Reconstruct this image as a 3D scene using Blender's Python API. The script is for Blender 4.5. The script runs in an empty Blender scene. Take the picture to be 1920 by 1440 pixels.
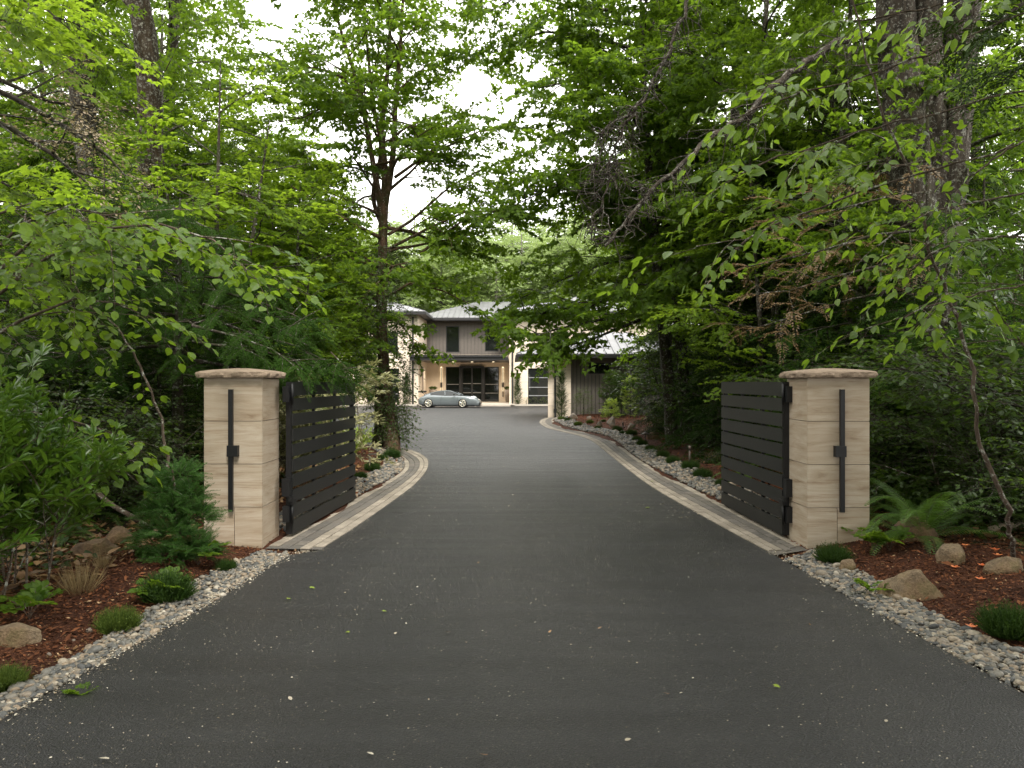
import bpy, bmesh, math, random
import numpy as np
from mathutils import Vector, Matrix, noise as mnoise
R = math.radians
scene = bpy.context.scene
COL = scene.collection

# ---------------------------------------------------------------- camera, sky, sun, exposure
CAM_H, F_PX, HORIZ = 1.8, 1490.0, 716.0
cam_data = bpy.data.cameras.new('camera')
cam = bpy.data.objects.new('camera', cam_data); COL.objects.link(cam)
cam.location = (0, 0, CAM_H); cam.rotation_euler = (R(90), 0, 0)
cam_data.sensor_width = 36; cam_data.lens = 36 * F_PX / 1920
cam_data.shift_y = -(720 - HORIZ) / 1920
cam_data.clip_start = 0.05; cam_data.clip_end = 2000
scene.camera = cam

world = bpy.data.worlds.new('World'); scene.world = world; world.use_nodes = True
wn = world.node_tree; wn.nodes.clear()
w_out = wn.nodes.new('ShaderNodeOutputWorld'); w_bg = wn.nodes.new('ShaderNodeBackground')
w_sky = wn.nodes.new('ShaderNodeTexSky'); w_sky.sky_type = 'NISHITA'; w_sky.sun_disc = False
SUN_EL, SUN_ROT = R(52), R(163)
w_sky.sun_elevation = SUN_EL; w_sky.sun_rotation = SUN_ROT
w_tc = wn.nodes.new('ShaderNodeTexCoord'); w_no = wn.nodes.new('ShaderNodeTexNoise')
w_no.inputs['Scale'].default_value = 2.2; w_no.inputs['Detail'].default_value = 5
w_mr = wn.nodes.new('ShaderNodeMapRange'); w_mr.inputs['From Min'].default_value = 0.25; w_mr.inputs['From Max'].default_value = 0.42
w_mr.inputs['To Min'].default_value = 0.62; w_mr.inputs['To Max'].default_value = 0.97
w_mix = wn.nodes.new('ShaderNodeMix'); w_mix.data_type = 'RGBA'
w_mix.inputs['B'].default_value = (15.2, 14.9, 14.3, 1)      # bright thin overcast, in the sky texture's own scale
wn.links.new(w_tc.outputs['Generated'], w_no.inputs['Vector'])
wn.links.new(w_no.outputs['Fac'], w_mr.inputs['Value'])
wn.links.new(w_mr.outputs['Result'], w_mix.inputs['Factor'])
wn.links.new(w_sky.outputs['Color'], w_mix.inputs['A'])
wn.links.new(w_mix.outputs['Result'], w_bg.inputs['Color'])
w_bg.inputs['Strength'].default_value = 0.10
wn.links.new(w_bg.outputs['Background'], w_out.inputs['Surface'])

sun_data = bpy.data.lights.new('sun', 'SUN'); sun = bpy.data.objects.new('sun', sun_data); COL.objects.link(sun)
sun_data.energy = 2.0; sun_data.angle = R(16); sun_data.color = (1.0, 0.96, 0.9)
# same direction as the sky texture's sun (rotation measured from +Y towards +X)
sd = Vector((math.sin(SUN_ROT) * math.cos(SUN_EL), math.cos(SUN_ROT) * math.cos(SUN_EL), math.sin(SUN_EL)))
sun.rotation_euler = sd.to_track_quat('Z', 'Y').to_euler()

scene.view_settings.view_transform = 'Standard'
scene.view_settings.look = 'None'
scene.view_settings.exposure = 1.32
scene.view_settings.gamma = 1.0
cy = scene.cycles
cy.max_bounces = 7; cy.diffuse_bounces = 4; cy.glossy_bounces = 3; cy.transmission_bounces = 5
cy.use_denoising = True
cy.sample_clamp_indirect = 6
cy.caustics_reflective = False; cy.caustics_refractive = False

def at(px, py, Y):
    """Point of the place at distance Y that the photograph shows at (px, py)."""
    return ((px - 960) * Y / F_PX, Y, CAM_H - (py - HORIZ) * Y / F_PX)
def gr(px, py):
    Y = F_PX * CAM_H / (py - HORIZ)
    return ((px - 960) * Y / F_PX, Y)

# ---------------------------------------------------------------- mesh helpers
class Geo:
    def __init__(s): s.V = []; s.F = []; s.n = 0
    def add(s, V, F, mat=0, tint=0.5, smooth=False):
        V = np.asarray(V, dtype=np.float32).reshape(-1, 3)
        if isinstance(F, np.ndarray): groups = [F]
        else:
            d = {}
            for f in F: d.setdefault(len(f), []).append(f)
            groups = [np.array(x) for x in d.values()]
        for g in groups:
            if len(g) == 0: continue
            t = np.broadcast_to(np.asarray(tint, dtype=np.float32), (len(g),)) if np.ndim(tint) == 0 or len(tint) == len(g) else np.full(len(g), .5, np.float32)
            s.F.append((g.astype(np.int64) + s.n, mat, t, smooth))
        s.V.append(V); s.n += len(V)
    def box(s, x0, x1, y0, y1, z0, z1, mat=0, tint=0.5, M=None):
        V = np.array([(x, y, z) for z in (z0, z1) for y in (y0, y1) for x in (x0, x1)], dtype=np.float32)
        if M is not None: V = V @ np.array(M.to_3x3()).T + np.array(M.translation)
        s.add(V, np.array([(0, 2, 3, 1), (4, 5, 7, 6), (0, 1, 5, 4), (2, 6, 7, 3), (0, 4, 6, 2), (1, 3, 7, 5)]), mat, tint)
    def tube(s, P, rad, sides=6, mat=0, tint=0.5, cap=False, rough=0, rng=None):
        P = np.asarray(P, dtype=np.float64); n = len(P)
        rad = np.broadcast_to(np.asarray(rad, dtype=np.float64), (n,))
        T = np.gradient(P, axis=0); T /= np.linalg.norm(T, axis=1)[:, None] + 1e-9
        d = P[-1] - P[0]
        ref = np.array([1., 0, 0]) if abs(d[0]) < 0.7 * np.linalg.norm(d) else np.array([0, 1., 0])
        U = ref - (T @ ref)[:, None] * T; U /= np.linalg.norm(U, axis=1)[:, None] + 1e-9
        W = np.cross(T, U)
        a = np.arange(sides) * 2 * math.pi / sides
        rr = rad[:, None] * np.ones(sides)
        if rough and rng is not None:
            lob = rng.normal(0, rough, sides); rr = rr * (1 + lob + rng.normal(0, rough * .6, (n, sides)))
        V = P[:, None, :] + rr[..., None] * (np.cos(a)[None, :, None] * U[:, None, :] + np.sin(a)[None, :, None] * W[:, None, :])
        i = np.arange(n - 1)[:, None] * sides; j = np.arange(sides)[None, :]; k = (j + 1) % sides
        F = np.stack([i + j, i + k, i + sides + k, i + sides + j], -1).reshape(-1, 4)
        base = s.n
        s.add(V.reshape(-1, 3), F, mat, tint, True)
        if cap:
            s.F.append((np.arange((n - 1) * sides, n * sides)[None, :] + base, mat, np.array([tint], np.float32), False))
            s.F.append((np.arange(sides)[None, ::-1] + base, mat, np.array([tint], np.float32), False))
    def build(s, name, mats, parent=None, loc=None):
        me = bpy.data.meshes.new(name)
        if s.V:
            V = np.concatenate(s.V)
            me.vertices.add(len(V)); me.vertices.foreach_set('co', V.ravel())
            lv = np.concatenate([f.ravel() for f, *_ in s.F])
            lt = np.concatenate([np.full(len(f), f.shape[1]) for f, *_ in s.F])
            me.loops.add(len(lv)); me.loops.foreach_set('vertex_index', lv.astype(np.int32))
            me.polygons.add(len(lt))
            me.polygons.foreach_set('loop_start', np.concatenate([[0], np.cumsum(lt)[:-1]]).astype(np.int32))
            me.polygons.foreach_set('material_index', np.concatenate([np.full(len(f), m) for f, m, t, sm in s.F]).astype(np.int32))
            me.polygons.foreach_set('use_smooth', np.concatenate([np.full(len(f), sm) for f, m, t, sm in s.F]))
            at_ = me.attributes.new('tint', 'FLOAT', 'FACE')
            at_.data.foreach_set('value', np.concatenate([t for f, m, t, sm in s.F]).astype(np.float32))
            me.update(calc_edges=True)
        for m in (mats if isinstance(mats, (list, tuple)) else [mats]): me.materials.append(m)
        o = bpy.data.objects.new(name, me); COL.objects.link(o)
        if parent is not None: o.parent = parent
        if loc is not None: o.location = loc
        return o

def tag(o, label=None, cat=None, group=None, kind=None):
    if label: o['label'] = label
    if cat: o['category'] = cat
    if group: o['group'] = group
    if kind: o['kind'] = kind
    return o
def thing(name, label, cat, loc=(0, 0, 0), rz=0, group=None, s=1):
    o = bpy.data.objects.new(name, None); COL.objects.link(o)
    o.location = loc; o.rotation_euler = (0, 0, rz); o.scale = (s, s, s) if np.ndim(s) == 0 else s
    return tag(o, label, cat, group)
def dup(root, loc, rz=0, s=1, label=None, group=None):
    r = root.copy(); COL.objects.link(r); r.location = loc; r.rotation_euler = (root.rotation_euler[0], root.rotation_euler[1], rz)
    r.scale = (s, s, s) if np.ndim(s) == 0 else s
    if label: r['label'] = label
    if group: r['group'] = group
    for ch in [c for c in root.children]:
        c = ch.copy(); COL.objects.link(c); c.parent = r
        for g in [q for q in ch.children]:
            d = g.copy(); COL.objects.link(d); d.parent = c
    return r

# ---------------------------------------------------------------- material helpers
class NT:
    def __init__(s, name):
        s.m = bpy.data.materials.new(name); s.m.use_nodes = True; s.t = s.m.node_tree
        s.b = s.t.nodes['Principled BSDF']; s.out = s.t.nodes['Material Output']
    def n(s, kind, **kw):
        nd = s.t.nodes.new('ShaderNode' + kind)
        for k, v in kw.items():
            if k.startswith('_'): setattr(nd, k[1:], v)
            else: nd.inputs[k.replace('__', ' ')].default_value = v
        return nd
    def l(s, a, b): s.t.links.new(a, b)
    def set(s, **kw):
        for k, v in kw.items():
            i = s.b.inputs[k.replace('__', ' ')]
            if hasattr(v, 'is_linked') or isinstance(v, bpy.types.NodeSocket): s.l(v, i)
            else: i.default_value = v
    def coord(s, kind='Object', scale=(1, 1, 1), rot=(0, 0, 0)):
        c = s.n('TexCoord'); m = s.n('Mapping'); m.inputs['Scale'].default_value = scale; m.inputs['Rotation'].default_value = rot
        s.l(c.outputs[kind], m.inputs['Vector']); return m.outputs['Vector']
    def noise(s, vec, scale, detail=6, rough=.55, dist=0):
        nd = s.n('TexNoise', Scale=scale, Detail=detail, Roughness=rough, Distortion=dist); s.l(vec, nd.inputs['Vector']); return nd.outputs['Fac']
    def ramp(s, fac, stops):
        r = s.n('ValToRGB'); e = r.color_ramp.elements
        while len(e) < len(stops): e.new(0.5)
        for el, (p, c) in zip(e, stops):
            el.position = p; el.color = (*c, 1) if len(c) == 3 else c
        s.l(fac, r.inputs['Fac']); return r.outputs['Color']
    def mix(s, fac, a, b, mode='MIX'):
        m = s.n('Mix', _data_type='RGBA', _blend_type=mode)
        for k, v in (('Factor', fac), ('A', a), ('B', b)):
            if isinstance(v, bpy.types.NodeSocket): s.l(v, m.inputs[k])
            else: m.inputs[k].default_value = v if k == 'Factor' else (*v, 1)
        return m.outputs['Result']
    def math(s, op, a, b=0.0):
        m = s.n('Math', _operation=op)
        for i, v in enumerate((a, b)):
            if isinstance(v, bpy.types.NodeSocket): s.l(v, m.inputs[i])
            else: m.inputs[i].default_value = v
        return m.outputs[0]
    def bump(s, h, strength=.5, dist=.02):
        b = s.n('Bump', Strength=strength, Distance=dist); s.l(h, b.inputs['Height']); s.l(b.outputs['Normal'], s.b.inputs['Normal'])
    def tint(s):
        a = s.n('Attribute', _attribute_name='tint'); return a.outputs['Fac']
g3 = lambda v: (v, v, v)

def m_plain(name, col, rough=.6, metal=0, var=.12, spec=.5, bump=0, bscale=40):
    t = NT(name); v = t.coord()
    f = t.noise(v, 6, 8, .6)
    t.set(Base__Color=t.ramp(f, [(.3, tuple(c * (1 - var) for c in col)), (.7, tuple(min(1, c * (1 + var)) for c in col))]),
          Roughness=rough, Metallic=metal, Specular__IOR__Level=spec)
    if bump: t.bump(t.noise(v, bscale, 4), bump, .01)
    return t.m
def leaf_mat(name, c1, c2, tr, k=.42, rough=.42, spec=.45):
    t = NT(name); f = t.tint()
    t.set(Base__Color=t.mix(f, c1, c2), Roughness=rough, Specular__IOR__Level=spec)
    tb = t.n('BsdfTranslucent'); t.l(t.mix(f, tuple(c * .65 for c in tr), tr), tb.inputs['Color'])
    ms = t.n('MixShader', Fac=k); t.l(t.b.outputs[0], ms.inputs[1]); t.l(tb.outputs[0], ms.inputs[2]); t.l(ms.outputs[0], t.out.inputs['Surface'])
    return t.m
def bark_mat(name, c1, c2, lichen=(.35, .36, .3), amt=.35, moss=None, zs=.25, scale=14):
    t = NT(name); v = t.coord(scale=(1, 1, zs)); u = t.coord()
    f = t.noise(v, scale, 8, .65, .4)
    col = t.ramp(f, [(.33, c1), (.62, c2)])
    lf = t.noise(u, 16, 7, .75); thr = .62 - .25 * amt
    col = t.mix(t.ramp(lf, [(thr, g3(0)), (thr + .05, g3(1))]), col, lichen) if amt > 0 else col
    if moss:
        mf = t.noise(u, 4.5, 6, .7)
        col = t.mix(t.ramp(mf, [(.45, g3(0)), (.62, g3(.75))]), col, moss)
    t.set(Base__Color=col, Roughness=.9, Specular__IOR__Level=.2)
    t.bump(t.math('ADD', f, lf), .9, .03)
    return t.m
# ---------------------------------------------------------------- the drive, its outline traced on the ground
rng = np.random.default_rng(7)
EDGE_L = [(-3.3, -6), (-3.05, 0), (-2.9, 2.5), (-2.71, 4.2), (-2.63, 4.8), (-2.54, 5.5), (-2.43, 6.43), (-2.3, 8.2), (-2.04, 8.47), (-1.94, 9.6), (-1.84, 11.0), (-1.75, 12.5), (-1.69, 14.0), (-1.72, 16.0), (-1.85, 17.6),
          (-2.02, 18.7), (-2.3, 19.8), (-2.72, 21.0), (-3.3, 22.1), (-4.4, 23.0), (-6.0, 23.8), (-8.5, 24.6), (-12, 26), (-17, 30), (-20, 38), (-20, 54)]
EDGE_R = [(3.3, -6), (3.1, 0), (3.0, 3), (2.94, 4.56), (2.88, 5.31), (2.8, 6.45), (2.72, 8.0), (2.62, 9.3), (2.51, 11), (2.41, 12.6), (2.36, 14.2), (2.36, 16.2), (2.38, 18.5), (2.40, 20.5),
          (2.42, 22.6), (2.40, 24.4), (2.2, 26.4), (1.8, 28.4), (1.42, 30.4), (1.25, 32.4), (1.2, 34.6), (1.3, 36.6), (1.5, 38.2), (1.75, 39.6), (2.4, 47.5), (3.5, 56)]
IN_L = [(-2.65, 8.53), (-2.6, 9.4), (-2.51, 10.4), (-2.42, 11.6), (-2.33, 13.1), (-2.22, 14.7), (-2.2, 15.9), (-2.3, 17.0), (-2.5, 18.1), (-2.75, 19.0), (-3.1, 20.1), (-3.6, 21.2), (-4.6, 22.1), (-6.2, 23.0), (-8.6, 23.9)]
OUT_L = [(-2.04, 8.47), (-1.94, 9.6), (-1.84, 11.0), (-1.75, 12.5), (-1.69, 14.0), (-1.72, 16.0), (-1.85, 17.6), (-2.02, 18.7), (-2.3, 19.8), (-2.72, 21.0), (-3.3, 22.1), (-4.4, 23.0), (-6.0, 23.8), (-8.5, 24.6)]
OUT_R = [(2.71, 8.2), (2.62, 9.3), (2.51, 11), (2.41, 12.6), (2.36, 14.2), (2.36, 16.2), (2.38, 18.5), (2.40, 20.5), (2.42, 22.6), (2.40, 24.4), (2.2, 26.4), (1.8, 28.4), (1.42, 30.4), (1.25, 32.4), (1.2, 34.6), (1.3, 36.6), (1.5, 38.2), (1.75, 39.6)]
IN_R = [(3.16, 8.46), (3.14, 9.6), (3.09, 11.4), (3.04, 12.9), (2.95, 14.9), (2.92, 16.8), (2.92, 18.7), (3.0, 21), (3.08, 23), (3.06, 24.9), (2.85, 26.9), (2.45, 28.8), (2.12, 30.6), (2.0, 32.6), (1.93, 34.6), (1.93, 36.5), (2.0, 37.8), (2.2, 39.4)]

def resample(P, n):
    P = np.asarray(P, float); d = np.r_[0, np.cumsum(np.linalg.norm(np.diff(P, axis=0), axis=1))]
    # smooth with a Catmull-Rom through the traced points
    k = np.linspace(0, d[-1], n); out = np.empty((n, P.shape[1])); idx = np.clip(np.searchsorted(d, k, 'right') - 1, 0, len(P) - 2)
    t = ((k - d[idx]) / (d[idx + 1] - d[idx]))[:, None]
    p0 = P[np.maximum(idx - 1, 0)]; p1 = P[idx]; p2 = P[idx + 1]; p3 = P[np.minimum(idx + 2, len(P) - 1)]
    h = (d[idx + 1] - d[idx])[:, None]; ha = np.maximum(d[idx] - d[np.maximum(idx - 1, 0)], 1e-6)[:, None]; hb = np.maximum(d[np.minimum(idx + 2, len(P) - 1)] - d[idx + 1], 1e-6)[:, None]
    m1 = (p2 - p0) / (h + ha); m2 = (p3 - p1) / (h + hb)
    return (2*t**3-3*t**2+1)*p1 + (t**3-2*t**2+t)*h*m1 + (-2*t**3+3*t**2)*p2 + (t**3-t**2)*h*m2
rl = [tuple(p) for p in resample(EDGE_L[8:], 120)]; rr_ = [tuple(p) for p in resample(EDGE_R[6:24], 110)]
EL = np.array(EDGE_L[:8] + rl); ER = np.array(EDGE_R[:6] + rr_ + EDGE_R[24:])
POLY = np.array(list(map(tuple, EL)) + [(-20, 59.0), (3.6, 59.0)] + list(map(tuple, ER[::-1])))

def poly_dist(P, poly):
    """signed distance, negative inside"""
    P = np.asarray(P, float); best = np.full(len(P), 1e9); inside = np.zeros(len(P), bool)
    for a, b in zip(poly, np.roll(poly, -1, axis=0)):
        ab = b - a; t = np.clip(((P - a) @ ab) / (ab @ ab + 1e-12), 0, 1)
        best = np.minimum(best, np.hypot(*(P - a - t[:, None] * ab).T))
        c = ((a[1] > P[:, 1]) != (b[1] > P[:, 1])) & (P[:, 0] < (b[0] - a[0]) * (P[:, 1] - a[1]) / (b[1] - a[1] + 1e-12) + a[0])
        inside ^= c
    return np.where(inside, -best, best)
def nz(P, s, seed=0.0):
    return np.array([mnoise.noise((x * s + seed, y * s - seed, seed)) for x, y in P])
def ground_h(P):
    P = np.atleast_2d(np.asarray(P, float)); d = poly_dist(P, POLY)
    e = np.clip((d - .05) / 1.6, 0, 1); e = e * e * (3 - 2 * e)
    far = np.clip((d - 3) / 14, 0, 1)
    near_house = np.clip((P[:, 1] - 44) / 8, 0, 1)
    z = -.02 + e * .17 * (1 - near_house) + e * (nz(P, .55, 3.1) * .09 + nz(P, 1.9, 9.7) * .03) * (1 - near_house) + far * nz(P, .12, 5) * .5 * (1 - near_house)
    return np.where(d < 0, -.04, z)
def gz(x, y): return float(ground_h([(x, y)])[0])

# materials
def m_asphalt():
    t = NT('asphalt'); v = t.coord()
    base = t.noise(v, 1.1, 6, .6); fine = t.noise(v, 70, 5, .8); vo = t.n('TexVoronoi', Scale=95.0); t.l(v, vo.inputs['Vector'])
    st = t.noise(t.coord(scale=(.18, 2.6, 1)), 1.5, 5, .6)                          # roller and paver-lap streaks lying across the drive
    col = t.ramp(base, [(.3, (.0055, .0053, .005)), (.7, (.010, .0096, .0088))])
    col = t.mix(.35, col, t.ramp(st, [(.35, g3(.007)), (.62, g3(.026))]))
    col = t.mix(t.ramp(fine, [(.55, g3(0)), (.62, g3(1))]), col, (.085, .078, .064))
    col = t.mix(t.ramp(vo.outputs['Distance'], [(.0, g3(.6)), (.25, g3(0))]), col, g3(.006))
    dust = t.noise(v, .55, 7, .7)
    col = t.mix(t.ramp(dust, [(.52, g3(0)), (.75, g3(.4))]), col, (.050, .047, .041))
    tr_ = t.noise(t.coord(scale=(1.1, .05, 1)), 1.0, 3, .5); col = t.mix(t.ramp(tr_, [(.42, g3(0)), (.60, g3(.5))]), col, g3(.006))      # faint wheel tracks along the drive
    t.set(Base__Color=col, Roughness=t.ramp(st, [(.3, g3(.40)), (.7, g3(.54))]), Specular__IOR__Level=.55)
    t.bump(t.math('ADD', fine, vo.outputs['Distance']), 1.0, .02)
    return t.m
def m_mulch():
    t = NT('bark_mulch'); v = t.coord(); a = t.noise(v, 38, 7, .7, 1.5); b = t.noise(v, 1.6, 4)
    vo = t.n('TexVoronoi', Scale=55.0); t.l(t.coord(scale=(1, .45, 1)), vo.inputs['Vector'])
    col = t.ramp(a, [(.3, (.018, .007, .004)), (.5, (.075, .026, .013)), (.68, (.19, .085, .045))])
    col = t.mix(t.ramp(b, [(.4, g3(0)), (.65, g3(.6))]), col, (.03, .014, .009))
    t.set(Base__Color=col, Roughness=.95, Specular__IOR__Level=.15); t.bump(t.math('ADD', a, vo.outputs['Distance']), 1, .035)
    return t.m
def m_floor():
    t = NT('forest_floor'); v = t.coord(); a = t.noise(v, 22, 8, .72, 1); b = t.noise(v, 1.3, 6, .6)
    col = t.ramp(a, [(.3, (.010, .007, .005)), (.52, (.045, .03, .018)), (.7, (.14, .105, .06))])
    col = t.mix(t.ramp(b, [(.48, g3(0)), (.6, g3(.8))]), col, (.02, .04, .01))
    t.set(Base__Color=col, Roughness=.95, Specular__IOR__Level=.15); t.bump(a, 1, .05)
    return t.m
M_ASPH, M_MULCH, M_FLOOR = m_asphalt(), m_mulch(), m_floor()

# terrain grid: one sheet, split where the mulched beds end
xs = np.r_[np.arange(-90, -16, 2.0), np.arange(-16, -8, .5), np.arange(-8, 9, .16), np.arange(9, 17, .5), np.arange(17, 92, 2.0)]
ys = np.r_[np.arange(-30, 0, 1.5), np.arange(0, 13, .16), np.arange(13, 42, .3), np.arange(42, 64, 1.0), np.arange(64, 170, 4.0)]
XX, YY = np.meshgrid(xs, ys); GP = np.stack([XX.ravel(), YY.ravel()], -1)
GZ = ground_h(GP); GD = poly_dist(GP, POLY)
back = np.clip((GP[:, 1] - 84) / 70, 0, 1); GZ = GZ + back * back * 13
nx, ny = len(xs), len(ys)
i = (np.arange(ny - 1)[:, None] * nx + np.arange(nx - 1)[None, :]).ravel()
Fq = np.stack([i, i + 1, i + nx + 1, i + nx], -1)
cx = GP[Fq].mean(1); cd = GD[Fq].mean(1)
keep = GD[Fq].max(1) > -1.0
wid = np.where(cx[:, 0] < 0, np.interp(cx[:, 1], [0, 7, 9, 14, 22, 26], [1.1, 1.5, 1.5, 1.6, 1.8, 1.0]), np.interp(cx[:, 1], [0, 5, 9, 14, 22, 36, 41], [2.6, 2.6, 1.8, 2.4, 5, 6, 5]))
jit = np.array([mnoise.noise((x * .7, y * .7, 2.2)) for x, y in cx]) * .5
mul = (cd < wid + jit) & (cx[:, 1] < 41) & (cx[:, 1] > -3)
V3 = np.column_stack([GP, GZ])
def sub_sheet(name, F, mat):
    used, inv = np.unique(F, return_inverse=True); g = Geo(); g.add(V3[used], inv.reshape(-1, 4), 0, .5, True); return tag(g.build(name, mat), kind='structure')
sub_sheet('ground', Fq[keep & ~mul], M_FLOOR)
sub_sheet('mulch_bed', Fq[keep & mul], M_MULCH)

def poly_sheet(name, P, z, skirt, mat):
    bm = bmesh.new(); top = [bm.verts.new((x, y, z)) for x, y in P]; f = bm.faces.new(top)
    bot = [bm.verts.new((x, y, z - skirt)) for x, y in P]
    for a in range(len(P)):
        b = (a + 1) % len(P); bm.faces.new((top[a], bot[a], bot[b], top[b]))
    bmesh.ops.triangulate(bm, faces=[f]); bmesh.ops.recalc_face_normals(bm, faces=bm.faces[:])
    me = bpy.data.meshes.new(name); bm.to_mesh(me); bm.free(); me.materials.append(mat)
    o = bpy.data.objects.new(name, me); COL.objects.link(o); return tag(o, kind='structure')
poly_sheet('driveway', POLY, .012, .12, M_ASPH)
g = Geo(); g.box(-22, 14, 59.0, 59.35, -.05, .13); tag(g.build('kerb', m_plain('kerb_stone', (.42, .38, .32), .85, bump=.3)), kind='structure')
g = Geo(); g.box(-22, 14, 59.35, 74, -.3, .06); tag(g.build('ground_by_house', m_plain('planting_soil', (.07, .045, .03), .95, bump=.6)), kind='structure')

# paver border: rows of real setts following the curve
def m_paver():
    t = NT('concrete_paver'); v = t.coord(); f = t.tint(); a = t.noise(v, 30, 6, .65); b = t.noise(v, 2.2, 4)
    col = t.ramp(f, [(0, (.10, .094, .086)), (.3, (.165, .152, .136)), (.34, (.22, .195, .16)), (1, (.34, .305, .255))])
    col = t.mix(.5, col, t.mix(t.ramp(a, [(.3, g3(0)), (.7, g3(1))]), (.06, .055, .05), (.5, .46, .4)), 'SOFT_LIGHT')
    col = t.mix(t.ramp(b, [(.45, g3(0)), (.7, g3(.55))]), col, (.13, .11, .085))
    t.set(Base__Color=col, Roughness=.85, Specular__IOR__Level=.3); t.bump(a, .4, .008); return t.m
M_PAVE = m_paver()
def paver_band(name, outer, inner, z=.022):
    n = 400; A = resample(outer, n); B = resample(inner, n); mid = (A + B) / 2
    s = np.r_[0, np.cumsum(np.linalg.norm(np.diff(mid, axis=0), axis=1))]; L = s[-1]; g = Geo()
    g0 = Geo(); z0 = z - .010
    P = np.concatenate([np.column_stack([A, np.full(n, z0)]), np.column_stack([B, np.full(n, z0)])]); k = np.arange(n - 1)
    g.add(P, np.stack([k, k + 1, k + n + 1, k + n], -1), 0, .02)
    rows = [0, .19, .38, .585, .79, 1.0]
    for r in range(5):
        pos = rng.uniform(0, .2)
        while pos < L - .02:
            ln = rng.choice([.15, .21, .28]) if r in (1, 2, 3) else .2
            a0, a1 = pos + .004, min(pos + ln, L) - .004; pos += ln
            if a1 - a0 < .03: continue
            t0, t1 = rows[r] + .009, rows[r + 1] - .009; q = []
            for a in (a0, a1):
                pa = np.array([np.interp(a, s, A[:, 0]), np.interp(a, s, A[:, 1])]); pb = np.array([np.interp(a, s, B[:, 0]), np.interp(a, s, B[:, 1])])
                q.append((pa + (pb - pa) * t0, pa + (pb - pa) * t1))
            h = z + rng.normal(0, .0012); c = [q[0][0], q[1][0], q[1][1], q[0][1]]; m_ = sum(c) / 4; ins = [x + (m_ - x) * .05 for x in c]
            V = [(*x, z0 - .03) for x in c] + [(*x, h - .004) for x in c] + [(*x, h) for x in ins]
            F = [(a, (a + 1) % 4, (a + 1) % 4 + 4, a + 4) for a in range(4)] + [(a + 4, (a + 1) % 4 + 4, (a + 1) % 4 + 8, a + 8) for a in range(4)] + [(8, 9, 10, 11)]
            dark = r in (2, 3)
            g.add(V, np.array(F), 0, float(rng.uniform(0, .3) if dark else rng.uniform(.4, 1)))
    return tag(g.build(name, M_PAVE), kind='structure')
paver_band('paver_border', OUT_L, IN_L); paver_band('paver_border', OUT_R, IN_R)

# river pebbles
def ico(sub):
    bm = bmesh.new(); bmesh.ops.create_icosphere(bm, subdivisions=sub, radius=1); V = np.array([v.co[:] for v in bm.verts]); F = np.array([[v.index for v in f.verts] for f in bm.faces]); bm.free(); return V, F
ICO0, ICO1, ICO2, ICO3, ICO4 = ico(1), ico(2), ico(3), ico(4), ico(5)
def rot_z(a):
    c, s = np.cos(a), np.sin(a); z = np.zeros_like(c); o = z + 1; return np.stack([np.stack([c, -s, z], -1), np.stack([s, c, z], -1), np.stack([z, z, o], -1)], -2)
def rot_y(a):
    c, s = np.cos(a), np.sin(a); z = np.zeros_like(c); o = z + 1; return np.stack([np.stack([c, z, s], -1), np.stack([z, o, z], -1), np.stack([-s, z, c], -1)], -2)
def rot_x(a):
    c, s = np.cos(a), np.sin(a); z = np.zeros_like(c); o = z + 1; return np.stack([np.stack([o, z, z], -1), np.stack([z, c, -s], -1), np.stack([z, s, c], -1)], -2)
def ypr(yaw, pitch, roll): return rot_z(yaw) @ rot_y(-pitch) @ rot_x(roll)      # +pitch tips the local +X up
def strew(geo, V, F, pos, Rm, sc, tint, mat=0, smooth=True):
    W = np.einsum('mij,mnj->mni', Rm, V[None] * sc[:, None, :]) + pos[:, None, :]
    FF = F[None] + (np.arange(len(pos)) * len(V))[:, None, None]
    geo.add(W.reshape(-1, 3), FF.reshape(-1, F.shape[1]), mat, np.repeat(tint, len(F)), smooth)
def m_pebble():
    t = NT('river_pebble'); f = t.tint(); v = t.coord(); a = t.noise(v, 45, 4)
    col = t.ramp(f, [(0, (.028, .029, .029)), (.25, (.075, .075, .070)), (.5, (.14, .128, .105)), (.72, (.20, .15, .10)), (.9, (.27, .235, .18)), (1, (.38, .345, .285))])
    col = t.mix(.35, col, t.ramp(a, [(.35, g3(.2)), (.65, g3(.8))]), 'OVERLAY')
    t.set(Base__Color=col, Roughness=.55, Specular__IOR__Level=.4); return t.m
M_PEB = m_pebble()
def pebble_strip(name, A, B, dens, size, tmpl, label, layers=2):
    A = resample(A, 200); B = resample(B, 200); w = np.linalg.norm(A - B, axis=1).mean(); L = np.linalg.norm(np.diff(A, axis=0), axis=1).sum()
    n = int(dens * w * L); u = rng.uniform(0, 199, n); k = np.minimum(u.astype(int), 198); f = (u - k)[:, None]; vv = rng.beta(1.0, 1.0, n)[:, None] * 1.0
    edge = np.abs(rng.normal(0, .05, n))[:, None] * (rng.random(n) < .25)[:, None]
    P = (A[k] * (1 - f) + A[k + 1] * f) * (1 - vv - edge) + (B[k] * (1 - f) + B[k + 1] * f) * (vv + edge)
    s = size * rng.lognormal(0, .28, n) * .5
    z = np.maximum(ground_h(P), -.005) + s * .45 + rng.uniform(0, 1, n) ** 2 * size * .5
    sc = np.stack([s * rng.uniform(1, 1.35, n), s * rng.uniform(.8, 1.05, n), s * rng.uniform(.5, .75, n)], -1)
    g = Geo(); strew(g, *tmpl, np.column_stack([P, z]), ypr(rng.uniform(0, 6.28, n), rng.normal(0, .3, n), rng.normal(0, .3, n)), sc, np.clip(rng.beta(1.6, 1.8, n), 0, 1))
    return tag(g.build(name, M_PEB), label, None, None, 'stuff')
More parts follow.
